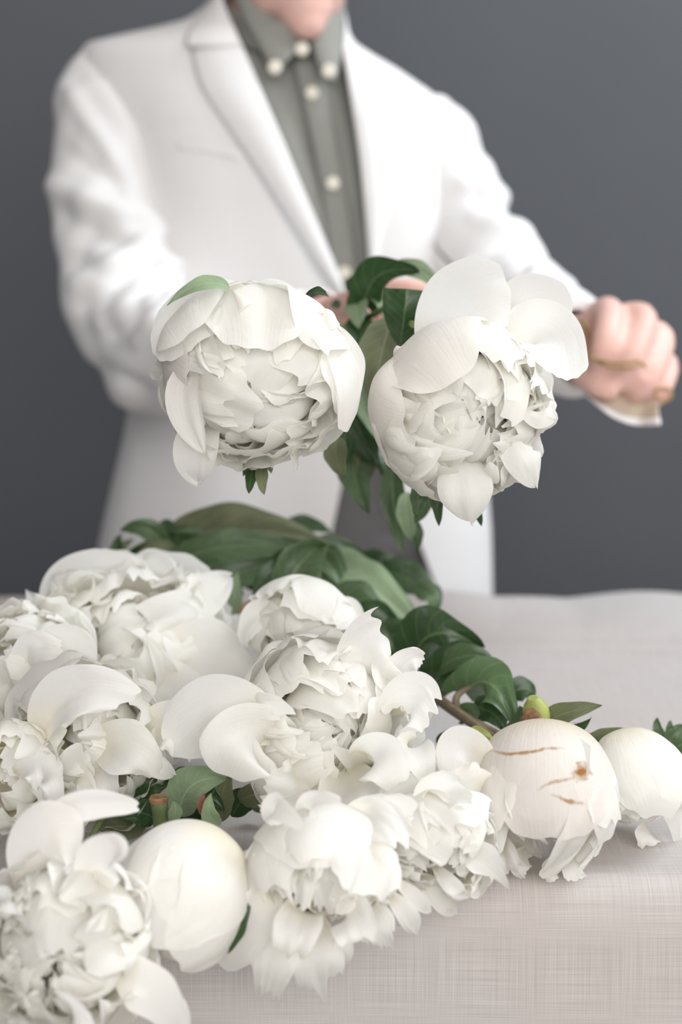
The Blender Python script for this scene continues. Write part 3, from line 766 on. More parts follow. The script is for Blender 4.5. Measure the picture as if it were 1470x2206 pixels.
# ---------------------------------------------------------------- foliage
class Sprig:
    def __init__(self, name, base, label, cat, group, seed):
        self.rng = random.Random(seed)
        self.o = empty(name, P(*base)); self.b = np.eye(4); self.b[:3, 3] = P(*base)
        tag(self.o, label, cat, group)
    def stem(self, pts, rpx, mat='stem', name='stem'):
        X = tube([list(P(a, b, y)) + [M(r if r else rpx, y)] for a, b, y, r in [(q + (None,))[:4] for q in pts]], 26, 10)
        return grid_obj(name, X, MAT[mat], self.o, wrap=True, local=self.b)
    def leaf(self, a, b, c, wpx, mat, normal=(0, .3, 1), prof='leaf', name='leaf', label=None, **kw):
        k = dict(fold=.28, ruff=.10, crease=.16, rfreq=4, nu=19, nv=26, crinkle=.03); k.update(kw)
        X = free_petal(self.rng, P(*a), P(*b), P(*c), M(wpx, b[2]), scr(normal), prof=prof, **k)
        o = grid_obj(name, X, MAT[mat], self.o, local=self.b)
        if label: o['label'] = label
        return o

BQ = 'greenery in the held bunch'
s = Sprig('ivy_sprig', (772, 700, 1.17), 'ivy sprig with broad leaves standing up between the two raised peonies', 'foliage', BQ, 101)
s.stem([(772, 700, 1.17), (800, 680, 1.10), (850, 660, 1.03), (890, 700, .95)], 7, 'stem_green')
s.leaf((785, 655, 1.10), (800, 560, 1.08), (905, 585, 1.06), 44, 'leaf_dark', (-.1, .3, 1), 'ivy')
s.leaf((840, 580, 1.10), (905, 560, 1.08), (962, 640, 1.07), 24, 'leaf_pale', (.1, .5, .9))
s.leaf((862, 745, .97), (872, 690, .95), (878, 622, .955), 50, 'leaf_dark', (-.15, 0, 1), 'petal', tipw=.95, tipround=-.02, jag=.0, ruff=.02, fold=-.22, nu=21)
s.leaf((765, 640, 1.12), (770, 660, 1.08), (775, 712, 1.07), 26, 'leaf_pale', (-.1, 0, 1))
s.leaf((800, 640, 1.12), (835, 640, 1.08), (832, 695, 1.07), 24, 'leaf_pale', (.2, .2, 1))
s.leaf((845, 690, 1.02), (815, 760, .99), (806, 885, 1.0), 50, 'leaf_olive', (-.1, .1, 1), 'leaf')
s.leaf((800, 690, 1.10), (770, 720, 1.07), (770, 780, 1.06), 38, 'leaf_dark', (-.1, .1, 1), 'ivy')
s.leaf((900, 690, 1.06), (930, 650, 1.05), (955, 660, 1.05), 24, 'leaf_olive', (.1, .3, 1))
s.leaf((925, 700, 1.0), (950, 660, 1.0), (962, 690, 1.0), 24, 'leaf_dark', (.1, .3, 1))
s.leaf((752, 630, 1.16), (760, 605, 1.16), (770, 590, 1.16), 14, 'leaf_dark', (0, .2, 1))
s.leaf((735, 655, 1.14), (722, 655, 1.14), (712, 660, 1.14), 10, 'leaf_dark', (0, .2, 1))
s2 = Sprig('ivy_sprig', (778, 720, 1.17), 'ivy sprig whose leaves hang down below the two raised peonies', 'foliage', BQ, 103)
s2.stem([(778, 720, 1.17), (790, 830, 1.12), (810, 960, 1.08), (852, 1100, 1.06)], 7, 'stem_green')
s2.leaf((758, 800, 1.08), (780, 870, 1.05), (832, 965, 1.04), 28, 'leaf_pale', (.2, .1, 1))
s2.leaf((745, 850, 1.09), (770, 930, 1.07), (815, 1000, 1.06), 44, 'leaf_dark', (-.1, .1, 1))
s2.leaf((800, 880, 1.09), (830, 950, 1.07), (835, 1045, 1.06), 40, 'leaf_dark', (.2, .1, 1))
s2.leaf((730, 940, .97), (712, 985, .96), (745, 1030, .96), 26, 'leaf_olive', (-.1, .1, 1))
s2.leaf((745, 935, .99), (745, 970, .98), (738, 1010, .98), 22, 'leaf_dark', (-.1, .1, 1))
s2.leaf((765, 960, 1.08), (750, 1020, 1.06), (798, 1108, 1.05), 36, 'leaf_mid', (-.1, .2, 1))
s2.leaf((785, 930, 1.08), (800, 990, 1.07), (775, 1050, 1.06), 30, 'leaf_olive', (.1, .1, 1))
s2.leaf((848, 1000, 1.05), (840, 1080, 1.04), (868, 1190, 1.04), 28, 'leaf_mid', (-.2, .1, 1))
s2.leaf((880, 1060, 1.03), (870, 1110, 1.02), (888, 1165, 1.03), 24, 'leaf_pale', (.1, .1, 1))
s2.leaf((905, 1030, 1.0), (925, 1080, .99), (893, 1125, 1.0), 24, 'leaf_mid', (.2, .1, 1))
s2.leaf((890, 1120, 1.05), (905, 1150, 1.05), (898, 1190, 1.05), 14, 'leaf_dark', (.1, .1, 1))

TB = 'greenery lying behind the heap'
t = Sprig('leafy_branch', (345, 1250, 1.16), 'leafy branch with one long broad leaf arching across the back left of the heap', 'foliage', TB, 107)
t.stem([(230, 1230, 1.2), (300, 1200, 1.18), (420, 1230, 1.12), (560, 1240, 1.14), (700, 1200, 1.2)], 8, 'stem_green')
t.leaf((345, 1175, 1.17), (500, 1112, 1.13), (725, 1185, 1.15), 62, 'leaf_olive', (-.15, .7, .8), fold=.3, ruff=.14, crease=.2)
t.leaf((700, 1200, 1.16), (520, 1125, 1.15), (350, 1150, 1.16), 40, 'leaf_mid', (.1, .4, 1), ruff=.14)
t.leaf((360, 1215, 1.12), (500, 1150, 1.10), (690, 1190, 1.12), 40, 'leaf_mid', (0, .5, .9), fold=.2)
t.leaf((350, 1120, 1.17), (375, 1190, 1.15), (330, 1240, 1.14), 36, 'leaf_mid', (-.3, .2, 1))
t.leaf((225, 1225, 1.16), (240, 1190, 1.16), (290, 1160, 1.17), 17, 'leaf_olive', (-.1, .3, 1))
t.leaf((265, 1222, 1.16), (240, 1180, 1.16), (262, 1150, 1.17), 15, 'leaf_dark', (-.1, .3, 1))
t.leaf((285, 1230, 1.15), (300, 1190, 1.15), (335, 1165, 1.15), 24, 'leaf_dark', (.1, .3, 1))
t.leaf((250, 1235, 1.12), (330, 1200, 1.1), (420, 1250, 1.1), 22, 'leaf_olive', (0, .5, .9))
t.leaf((330, 1260, 1.08), (370, 1215, 1.07), (410, 1250, 1.07), 24, 'leaf_olive', (0, .3, 1))
t.leaf((400, 1270, 1.08), (440, 1230, 1.07), (470, 1205, 1.07), 30, 'leaf_mid', (.1, .3, 1))
t.leaf((420, 1290, 1.1), (560, 1190, 1.1), (650, 1230, 1.12), 38, 'leaf_mid', (0, .5, .9))
t.leaf((440, 1240, 1.15), (520, 1200, 1.15), (620, 1210, 1.16), 40, 'leaf_dark', (0, .4, 1))
t.leaf((510, 1330, 1.06), (498, 1280, 1.05), (512, 1230, 1.06), 18, 'leaf_pale', (.4, .1, 1))
t.leaf((600, 1150, 1.2), (660, 1110, 1.2), (715, 1150, 1.2), 22, 'leaf_dark', (0, .5, .9))
t.leaf((660, 1180, 1.17), (720, 1150, 1.17), (790, 1200, 1.18), 18, 'leaf_dark', (.1, .5, .9))
t2 = Sprig('leafy_branch', (700, 1270, 1.13), 'leafy branch with a large pale drooping leaf behind the small hooded peony', 'foliage', TB, 109)
t2.stem([(560, 1290, 1.05), (680, 1240, 1.10), (760, 1240, 1.16), (830, 1300, 1.16)], 8, 'stem_green')
t2.leaf((560, 1310, 1.07), (610, 1220, 1.07), (640, 1180, 1.08), 44, 'leaf_dark', (-.2, .3, 1))
t2.leaf((600, 1290, 1.06), (650, 1190, 1.06), (700, 1175, 1.08), 46, 'leaf_mid', (.1, .3, 1))
t2.leaf((650, 1190, 1.13), (720, 1190, 1.11), (740, 1280, 1.10), 36, 'leaf_mid', (.3, .4, .9))
t2.leaf((690, 1200, 1.14), (760, 1190, 1.13), (820, 1240, 1.13), 24, 'leaf_pale', (.2, .6, .8))
t2.leaf((690, 1240, 1.12), (790, 1220, 1.09), (925, 1385, 1.08), 56, 'leaf_pale', (.2, .5, .9), fold=.18)
t2.leaf((820, 1230, 1.15), (900, 1240, 1.14), (945, 1300, 1.14), 38, 'leaf_dark', (.2, .4, .9))
t2.leaf((890, 1270, 1.12), (950, 1270, 1.11), (930, 1330, 1.11), 26, 'leaf_mid', (.3, .3, 1))
t2.leaf((720, 1290, 1.06), (780, 1270, 1.05), (830, 1350, 1.05), 40, 'leaf_mid', (.2, .4, 1))
t2.leaf((760, 1330, 1.04), (820, 1310, 1.03), (870, 1380, 1.03), 36, 'leaf_dark', (.1, .4, 1))
t2.leaf((800, 1380, 1.03), (870, 1350, 1.02), (930, 1390, 1.02), 34, 'leaf_mid', (0, .4, 1))
t2.leaf((770, 1380, 1.0), (800, 1340, 1.0), (850, 1410, .99), 34, 'leaf_dark', (0, .4, 1))
t2.leaf((545, 1330, 1.02), (560, 1290, 1.02), (640, 1275, 1.03), 26, 'leaf_olive', (0, .4, 1))
t2.leaf((515, 1320, 1.0), (545, 1290, 1.0), (594, 1296, .99), 10, 'cut', (0, .6, .8), label='dry brown curled leaf tip')

def filler(sp, n, box, Y, mats, seed, w=(18, 34), ln=(70, 130)):
    g = random.Random(seed)
    for i in range(n):
        x, y = g.uniform(box[0], box[2]), g.uniform(box[1], box[3]); yy = g.uniform(*Y)
        a = g.uniform(-.5, .5) + (math.pi if g.random() < .3 else 0); L = g.uniform(*ln)
        x2, y2 = x + L * math.cos(a), y + L * math.sin(a) * .8
        sp.leaf((x, y, yy), ((x + x2) / 2 + g.uniform(-14, 14), min(y, y2) - g.uniform(5, 30), yy - .012), (x2, y2, yy - g.uniform(-.01, .02)), g.uniform(*w), g.choice(mats), (g.uniform(-.5, .5), g.uniform(.1, .8), .9))
filler(t, 16, (360, 1180, 600, 1270), (1.12, 1.22), ['leaf_dark', 'leaf_dark', 'leaf_mid', 'leaf_olive'], 5)
filler(t2, 14, (570, 1200, 770, 1340), (1.13, 1.21), ['leaf_dark', 'leaf_dark', 'leaf_mid', 'leaf_mid', 'leaf_olive'], 6)
filler(s2, 9, (735, 760, 800, 960), (1.10, 1.16), ['leaf_dark', 'leaf_mid', 'leaf_dark'], 8, (18, 30), (50, 90))
r = Sprig('ivy_branch', (1085, 1590, .88), 'brown stemmed ivy branch with glossy leaves running towards the peony with brown scratches', 'foliage', TB, 113)
r.stem([(880, 1440, 1.0, 11), (925, 1490, .96, 12), (1000, 1545, .92, 13), (1085, 1592, .875, 13)], 13, 'stem')
r.stem([(990, 1540, .93, 10), (985, 1500, .93, 8), (1030, 1470, .94, 5)], 8, 'stem')
r.leaf((890, 1420, 1.0), (920, 1320, .97), (1040, 1395, .98), 66, 'leaf_dark', (.2, .3, 1), 'ivy', fold=-.3)
r.leaf((900, 1440, 1.01), (885, 1380, .985), (945, 1318, .99), 30, 'leaf_mid', (-.4, .2, 1))
r.leaf((925, 1480, .99), (1000, 1390, .96), (1085, 1460, .96), 52, 'leaf_dark', (.1, .5, .9), 'ivy')
r.leaf((935, 1450, .985), (1000, 1390, .955), (1070, 1420, .96), 30, 'leaf_mid', (0, .6, .8))
r.leaf((1000, 1490, .94), (1070, 1420, .91), (1115, 1570, .90), 58, 'leaf_mid', (.25, .35, 1), 'ivy', fold=-.25)
r.leaf((995, 1540, .93), (1010, 1530, .92), (1035, 1575, .91), 28, 'leaf_mid', (.1, .3, 1))
r.leaf((1020, 1530, .925), (1070, 1520, .91), (1085, 1575, .90), 36, 'leaf_dark', (.1, .4, 1))
r.leaf((1090, 1500, .95), (1130, 1470, .95), (1155, 1500, .95), 28, 'leaf_dark', (.1, .5, .9))
r.leaf((1090, 1600, .90), (1130, 1560, .89), (1120, 1520, .89), 30, 'leaf_mid', (.2, .3, 1))
r.leaf((1150, 1570, .88), (1210, 1530, .85), (1298, 1520, .85), 26, 'leaf_olive', (.1, .5, .9), fold=.3)
r.leaf((1165, 1580, .88), (1230, 1590, .87), (1275, 1545, .86), 20, 'leaf_dark', (.1, .2, 1))
r.leaf((940, 1600, .90), (980, 1580, .89), (1020, 1585, .89), 18, 'leaf_dark', (0, .4, 1))
r.leaf((1000, 1600, .85), (1030, 1570, .83), (1065, 1600, .82), 22, 'sepal', (0, .5, .9), name='sepal', label='lime green sepal')
r.leaf((1255, 1600, .87), (1300, 1575, .86), (1355, 1570, .86), 12, 'leaf_olive', (0, .6, .8))
r.leaf((1240, 1590, .87), (1260, 1585, .86), (1285, 1605, .86), 16, 'sepal', (0, .5, .9), name='sepal')
bud = tube([list(P(1170, 1568, .87)) + [M(10, .87)], list(P(1158, 1545, .868)) + [M(36, .87)], list(P(1155, 1522, .866)) + [M(34, .87)], list(P(1148, 1503, .865)) + [M(16, .87)]], 16, 14, flat=.7)
grid_obj('bud', bud, MAT['sepal'], r.o, wrap=True, local=r.b)['label'] = 'lime green cut bud'
grid_obj('bud_scar', tube([list(P(1152, 1565, .858)) + [M(16, .87)], list(P(1146, 1548, .849)) + [M(25, .87)], list(P(1140, 1526, .850)) + [M(9, .87)]], 12, 12, flat=.6), MAT['cut'], r.o, wrap=True, local=r.b)['label'] = 'brown dried scar'

w = Sprig('leaf_sprig', (1440, 1600, .93), 'tiny green sprig lying alone on the cloth at the right edge', 'foliage', None, 127)
w.stem([(1395, 1600, .93), (1430, 1598, .93), (1470, 1575, .94), (1520, 1570, .95)], 4, 'stem_green')
for q in ((1428, 1598, 1412, 1575, 1416, 1546, 13), (1412, 1602, 1398, 1600, 1396, 1578, 11), (1445, 1590, 1440, 1565, 1446, 1552, 9), (1440, 1605, 1450, 1580, 1480, 1562, 22), (1455, 1610, 1475, 1605, 1495, 1585, 22), (1440, 1590, 1430, 1606, 1424, 1612, 8)):
    w.leaf((q[0], q[1], .93), (q[2], q[3], .925), (q[4], q[5], .93), q[6], 'leaf_mid', (0, .3, 1))

f = Sprig('leaf_cluster', (420, 1760, .80), 'cut leafy stems poking up between the round closed peony and the broad petalled one', 'foliage', None, 131)
f.stem([(348, 1800, .80, 17), (346, 1760, .795, 18), (343, 1730, .79, 20), (342, 1722, .79, 20)], 18, 'stem_green')
grid_obj('stem_end', tube([list(P(343, 1728, .79)) + [M(21, .79)], list(P(342, 1719, .79)) + [M(22, .79)], list(P(342, 1716, .79)) + [M(19, .79)]], 8, 14), MAT['cut'], f.o, wrap=True, local=f.b)['label'] = 'brown cut stem end'
f.leaf((385, 1760, .82), (395, 1660, .81), (490, 1680, .81), 46, 'leaf_pale', (-.1, .4, 1))
f.leaf((480, 1770, .83), (470, 1700, .82), (500, 1670, .82), 26, 'leaf_olive', (.2, .2, 1))
f.leaf((300, 1740, .83), (320, 1670, .83), (370, 1690, .83), 34, 'leaf_dark', (-.2, .4, 1))
f.leaf((400, 1790, .84), (430, 1700, .85), (470, 1720, .84), 40, 'leaf_dark', (0, .3, 1))
f.leaf((370, 1770, .79), (385, 1740, .785), (372, 1722, .785), 16, 'leaf_pale', (.2, .2, 1))
f.leaf((475, 1778, .78), (440, 1760, .775), (455, 1708, .775), 20, 'leaf_pale', (-.1, .2, 1))
f.leaf((500, 1760, .85), (530, 1700, .85), (540, 1720, .85), 30, 'leaf_dark', (0, .3, 1))
f.leaf((725, 1760, .79), (735, 1730, .79), (755, 1710, .79), 24, 'leaf_dark', (0, .3, 1))
filler(f, 12, (300, 1700, 560, 1790), (.82, .88), ['leaf_dark', 'leaf_dark', 'leaf_mid', 'leaf_olive'], 14, (22, 36), (60, 110))
filler(f, 4, (40, 1760, 110, 1800), (.80, .84), ['leaf_dark', 'leaf_mid'], 15, (20, 30), (50, 80))
MAT['pink'] = simple('pink_brown_sepal', (.27, .11, .08), .6, .3, 80, .2)
f.leaf((440, 1760, .785), (432, 1730, .78), (440, 1708, .78), 11, 'pink', (-.2, .1, 1), name='sepal', label='pinkish brown sepal')
f2 = Sprig('leaf_cluster', (510, 2010, .70), 'dark leaf with a pinkish sepal showing beside the round closed peony', 'foliage', None, 137)
f2.leaf((470, 2060, .70), (510, 1990, .69), (540, 1930, .70), 26, 'leaf_dark', (.2, .1, 1))
f2.leaf((525, 1995, .705), (540, 1970, .70), (542, 1935, .705), 17, 'pink', (.2, .2, 1), name='sepal', label='pinkish brown sepal')

rng0 = random.Random(3)
for (a, b, c, wd, lab) in (((1232, 1585, .88), (1240, 1560, .875), (1262, 1575, .875), 16, 'small white petal scrap beside the curled olive leaf'),
                           ((1450, 1768, .90), (1475, 1752, .895), (1500, 1760, .90), 12, 'small white petal lying flat on the cloth at the right edge')):
    o = grid_obj('loose_petal', free_petal(rng0, P(*a), P(*b), P(*c), M(wd, b[2]), scr((0, .7, .7)), cup=.3), MAT['petal'])
    tag(o, lab, 'petal')

# ---------------------------------------------------------------- person
MAT['skin'] = simple('skin', (.76, .485, .42), .5, .35, 25, .07, .1, 260, .0006, sss=.18)
MAT['jacket'] = weave('white_wool', (.73, .72, .714), (.805, .797, .792), 1700, None, .9, .25, .0005, .7)
MAT['shirt'] = weave('grey_green_cotton', (.215, .22, .20), (.31, .31, .285), 1500, None, .9, .2, .0004, .8)
MAT['trousers'] = weave('dark_grey_cotton', (.10, .098, .098), (.16, .155, .155), 1500, None, .9, .2, .0004, .8)
MAT['button'] = simple('cream_button', (.72, .68, .58), .35, .5)
MAT['hair'] = simple('brown_hair', (.10, .065, .04), .5, .4, 90, .4, .5, 200, .002)
MAT['eye'] = simple('eye_white', (.8, .8, .78), .2, .5)
MAT['shoe'] = simple('dark_leather', (.04, .03, .025), .35, .5)
MAT['twine'] = simple('jute_twine', (.40, .27, .13), .9, .1, 300, .35, .6, 900, .001)
MAT['ribbon'] = weave('beige_ribbon', (.40, .33, .25), (.60, .53, .43), 1200, None, .9, .3, .0005, .8)

PY = 1.76
ORG = np.array([-.06, PY, 0.0])
LOC = np.eye(4); LOC[:3, 3] = ORG

def I1(tab, y, c):
    a = np.array(tab, float)
    # smooth interpolation through the table
    return float(np.interp(y, a[:, 0], a[:, c]))

SIL = [(-10, 465, 715, .055), (20, 440, 728, .062), (45, 405, 738, .070), (62, 340, 744, .076), (78, 262, 752, .080), (95, 190, 762, .084),
       (120, 172, 800, .088), (150, 170, 852, .092), (200, 178, 925, .100), (245, 195, 975, .106), (320, 235, 1002, .112), (420, 275, 1018, .118),
       (550, 298, 1026, .120), (700, 294, 1026, .118), (850, 286, 1032, .116), (940, 270, 1038, .118), (1050, 244, 1048, .124), (1150, 221, 1055, .130), (1300, 190, 1058, .136), (1420, 175, 1058, .138)]
EDL = [(-10, 474), (100, 522), (200, 565), (300, 608), (400, 650), (500, 692), (600, 733), (640, 744), (800, 752), (950, 746), (1050, 735), (1150, 714), (1300, 685), (1420, 660)]
EDR = [(-10, 736), (100, 738), (200, 755), (300, 772), (400, 783), (500, 793), (600, 802), (800, 820), (950, 838), (1050, 858), (1150, 897), (1300, 952), (1420, 990)]

def front_Y(px, py, inset=0.0):
    xl, xr, d = I1(SIL, py, 1), I1(SIL, py, 2), I1(SIL, py, 3) - inset
    q = min(1, abs((px - (xl + xr) / 2) / ((xr - xl) / 2)))
    return PY - d * (1 - q ** 2.3) ** (1 / 2.3)

def torso_shell(rows, inset_px, inset_d, wrink, opening):
    n = 96
    X = []
    for py in rows:
        xl, xr, d = I1(SIL, py, 1) + inset_px, I1(SIL, py, 2) - inset_px, I1(SIL, py, 3) - inset_d
        c, h = (xl + xr) / 2, (xr - xl) / 2
        row = []
        if opening:
            a, b = I1(EDL, py, 1), I1(EDR, py, 1)
            fl = [a + (xl - a) * (1 - math.cos(t * math.pi / 2)) for t in np.linspace(0, 1, 34)]      # left edge -> left side
            bk = [c - h * math.cos(t * math.pi) for t in np.linspace(0, 1, 30)][1:-1]
            fr = [b + (xr - b) * (1 - math.cos(t * math.pi / 2)) for t in np.linspace(1, 0, 34)]
            seq = [(x, -1) for x in fl] + [(x, 1) for x in bk] + [(x, -1) for x in fr]
        else:
            th = np.linspace(0, 2 * math.pi, n, endpoint=False)
            seq = [(c - h * math.cos(t), -1 if t < math.pi else 1) for t in th]
        for x, sgn in seq:
            q = min(1, abs((x - c) / h))
            dep = d * (1 - q ** 2.3) ** (1 / 2.3)
            w = wrink(x, py) * (dep / max(d, 1e-6)) if sgn < 0 else 0
            row.append(P(x, py, PY + sgn * dep - w))
        X.append(row)
    return np.array(X)

def solid(o, t, offset=-1):
    m = o.modifiers.new('thickness', 'SOLIDIFY'); m.thickness = t; m.offset = offset
    return o

def uv_metric(o, ku=1.0):
    """Give a grid object UVs in metres so the weave has the same size everywhere."""
    me = o.data
    co = np.zeros(len(me.vertices) * 3); me.vertices.foreach_get('co', co); co = co.reshape(-1, 3)
    li = np.zeros(len(me.loops), int); me.loops.foreach_get('vertex_index', li)
    uv = np.stack([co[li, 0] + co[li, 1] * .7, co[li, 2] + co[li, 1] * .3], 1)
    me.uv_layers[0].data.foreach_set('uv', uv.astype(np.float32).reshape(-1))
    return o

# ---- body: one continuous skin
def ellipsoid(c, rx, ry, rz, rot=None, n=22):
    th = np.linspace(0, 2 * math.pi, n, endpoint=False); ph = np.linspace(-math.pi / 2, math.pi / 2, n)
    X = np.zeros((n, n, 3))
    for j, p in enumerate(ph):
        X[j] = np.stack([rx * math.cos(p) * np.cos(th), ry * math.cos(p) * np.sin(th), np.full(n, rz * math.sin(p))], 1)
    if rot is not None: X = X @ np.array(rot).T
    return X + np.asarray(c)

body = Acc()
def limb(pts, n=20):
    body.grid(tube([list(P(a, b, y)) + [M(r, y)] for a, b, y, r in pts], n, 16), True)
HD = np.array(Matrix.Rotation(math.radians(20), 3, 'Z') @ Matrix.Rotation(math.radians(6), 3, 'X'))   # head turned a little to the right
HC = P(630, -140, 1.72)
def hp(x, y, z): return HC + HD @ np.array([x, y, z])
def hball(x, y, z, rx, ry, rz): body.grid(ellipsoid(hp(x, y, z), rx, ry, rz, HD), True)
hball(0, .015, .030, .075, .094, .095)          # skull
hball(0, -.020, -.030, .064, .070, .075)        # face
hball(0, -.044, -.080, .033, .042, .034)        # jaw front
hball(0, -.062, -.099, .021, .022, .019)        # chin
for s_ in (-1, 1):
    hball(s_ * .032, -.010, -.062, .027, .048, .034)   # jaw sides
    hball(s_ * .036, -.066, -.012, .022, .020, .018)   # cheekbones
    hball(s_ * .028, -.072, .028, .026, .014, .009)    # brows
    hball(s_ * .030, -.074, .0185, .017, .013, .007); hball(s_ * .030, -.071, -.001, .016, .012, .006)   # eyelids
    hball(s_ * .077, .012, -.004, .007, .018, .030)    # ears
    hball(s_ * .010, -.100, -.022, .008, .010, .008)   # nostrils
body.grid(tube([list(hp(0, -.080, .022)) + [.009], list(hp(0, -.097, -.004)) + [.011], list(hp(0, -.108, -.018)) + [.012]], 12, 12), True)   # nose
hball(0, -.084, -.054, .021, .007, .005); hball(0, -.082, -.063, .019, .008, .006)   # lips
body.grid(tube([list(hp(0, .01, -.05)) + [.056], list(P(602, 30, 1.755)) + [.058], list(P(600, 130, 1.77)) + [.066]], 14, 20), True)   # neck
for (a, b, y, rx, ry, rz) in ((600, 290, 1.775, .14, .06, .08), (640, 420, 1.765, .15, .075, .13), (655, 700, 1.765, .13, .07, .16), (655, 960, 1.77, .13, .07, .13), (640, 1180, 1.77, .145, .075, .12)):
    body.grid(ellipsoid(P(a, b, y), rx, ry, rz), True)
# his right arm (left in the photo), hand closed round the stems
limb([(250, 230, 1.77, 60), (245, 400, 1.74, 66), (270, 640, 1.68, 66), (310, 745, 1.62, 66), (480, 745, 1.45, 60), (640, 700, 1.27, 48), (700, 690, 1.235, 44)], 40)
limb([(640, 700, 1.28, 48), (720, 688, 1.235, 52), (800, 700, 1.235, 50)])
limb([(715, 668, 1.22, 30), (770, 645, 1.19, 26), (860, 622, 1.168, 24), (932, 634, 1.16, 22)])
for k in range(4):
    limb([(735, 680 + 14 * k, 1.235, 27), (815, 690 + 22 * k, 1.225, 26), (842, 705 + 22 * k, 1.19, 24), (798, 716 + 23 * k, 1.150, 22), (744, 712 + 24 * k, 1.155, 20)])
# his left arm (right in the photo), fist drawing the twine
limb([(900, 330, 1.77, 55), (970, 440, 1.74, 62), (1045, 570, 1.68, 66), (1130, 680, 1.56, 72), (1215, 735, 1.44, 62), (1262, 735, 1.39, 60), (1300, 730, 1.365, 62)], 40)
for pts in ([(1262, 715, 1.385, 40), (1312, 668, 1.335, 31), (1304, 738, 1.295, 29), (1290, 790, 1.312, 26), (1312, 800, 1.335, 24)],
            [(1275, 720, 1.385, 42), (1383, 682, 1.338, 32), (1358, 775, 1.292, 30), (1330, 822, 1.315, 26), (1345, 812, 1.345, 24)],
            [(1285, 735, 1.385, 42), (1420, 722, 1.348, 31), (1398, 812, 1.302, 28), (1368, 846, 1.325, 25), (1380, 832, 1.355, 23)],
            [(1285, 760, 1.39, 40), (1428, 775, 1.368, 27), (1424, 838, 1.33, 25), (1398, 866, 1.345, 22), (1395, 845, 1.37, 20)],
            [(1240, 735, 1.40, 34), (1246, 790, 1.345, 29), (1288, 832, 1.305, 26), (1332, 842, 1.295, 22)]):
    limb(pts, 18)
for s_ in (-1, 1):                                # legs and feet
    x0 = ORG[0] + s_ * .095
    body.grid(tube([(x0, PY, .82, .075), (x0, PY - .01, .52, .062), (x0, PY + .01, .30, .056), (x0, PY + .01, .09, .042)], 16, 14), True)
    body.grid(ellipsoid((x0, PY - .06, .045), .042, .12, .04), True)
bm_me = body.mesh('person')
bo = bpy.data.objects.new('tmp_body', bm_me); COL.objects.link(bo)
rm = bo.modifiers.new('remesh', 'REMESH'); rm.mode = 'VOXEL'; rm.voxel_size = .0045; rm.use_smooth_shade = True
sm = bo.modifiers.new('smooth', 'SMOOTH'); sm.factor = .5; sm.iterations = 3
dg = bpy.context.evaluated_depsgraph_get()
person_me = bpy.data.meshes.new_from_object(bo.evaluated_get(dg))
bpy.data.objects.remove(bo)
person_me.name = 'person'
person_me.transform(Matrix.Translation(-Vector(ORG)))
person_me.polygons.foreach_set('use_smooth', [True] * len(person_me.polygons))
person = link('person', person_me, MAT['skin'])
person.location = ORG
tag(person, 'person in a white blazer and grey shirt behind the table holding up the flowers', 'person')

def wear(name, X, mat, wrap=False, thick=.003, parent=None, label=None, metric=True):
    o = grid_obj(name, X, MAT[mat], parent or person, wrap=wrap, local=LOC if parent is None else LOC)
    if metric: uv_metric(o)
    if thick: solid(o, thick, 0)
    if label: o['label'] = label
    return o

rngp = random.Random(77)
nA, nB, nC = Noise(rngp, 6, .006, .014), Noise(rngp, 6, .012, .03), Noise(rngp, 6, .02, .05)
# shirt
def shirt_w(x, y): return .006 * math.sin(x * .06 - y * .014 + 1.3 * nA(x, y * .3)) + .005 * nB(x * 1.3, y * .35) + .003 * nC(x, y * .5)
shirt = wear('shirt', torso_shell(np.linspace(62, 1040, 110), 10, .016, shirt_w, False), 'shirt', True, 0, label='grey green shirt')
# trousers: hips and two legs
def trs_w(x, y): return .002 * nB(x, y)
hips = torso_shell(np.linspace(1010, 1290, 30), 12, .014, trs_w, False)
tr_o = wear('trousers', hips, 'trousers', True, 0, label='dark grey trousers')
for s_ in (-1, 1):
    x0 = ORG[0] + s_ * .095
    lx = tube([(x0, PY, .80, .115), (x0, PY, .52, .095), (x0, PY + .005, .30, .085), (x0, PY + .01, .05, .08)], 26, 22, disp=lambda s, th: .004 * np.sin(s * 24 + th * 2))
    L_ = wear('trouser_leg', lx, 'trousers', True, 0, parent=tr_o)
    L_.parent = tr_o
    sh = ellipsoid((x0, PY - .06, .045), .052, .145, .045)
    wear('shoe', sh, 'shoe', True, 0)
# jacket body
def jk_w(x, y):
    w = .0035 * nA(x, y * .6) + .0018 * nB(x, y * .5)
    w += -.006 * math.exp(-((x - (300 + (y - 250) * .25)) / 22) ** 2) * sstep(200, 300, y) * (1 - sstep(520, 640, y))
    return w
jacket = wear('jacket', torso_shell(np.linspace(-10, 1400, 150), 0, 0, jk_w, True), 'jacket', False, .005, label='white blazer')
def strip(outer, inner, off, n=40, m=12, belly=.006):
    """cloth panel between two pixel curves, lying on the jacket front"""
    o, i = spline(np.array([(a, b, 0, 0) for a, b in outer], float), n), spline(np.array([(a, b, 0, 0) for a, b in inner], float), n)
    X = np.zeros((n, m, 3))
    for j in range(n):
        for k, t in enumerate(np.linspace(0, 1, m)):
            px, py = lerp(o[j, 0], i[j, 0], t), lerp(o[j, 1], i[j, 1], t)
            X[j, k] = P(px, py, front_Y(px, max(py, -8)) - off - belly * math.sin(math.pi * t) - .004 * t)
    return X
def jpart(name, X, label=None, mat='jacket', thick=.004):
    o = wear(name, X, mat, False, thick, parent=jacket, label=label); return o
jpart('lapel', strip([(412, 108), (436, 190), (500, 285), (560, 372), (630, 482), (695, 585), (736, 632)], [(512, 78), (560, 190), (606, 296), (648, 398), (690, 498), (722, 575), (742, 632)], .011))
jpart('lapel', strip([(772, 118), (806, 200), (836, 330), (836, 450), (820, 540), (806, 600)], [(738, 102), (753, 195), (770, 300), (782, 400), (792, 500), (802, 600)], .007))
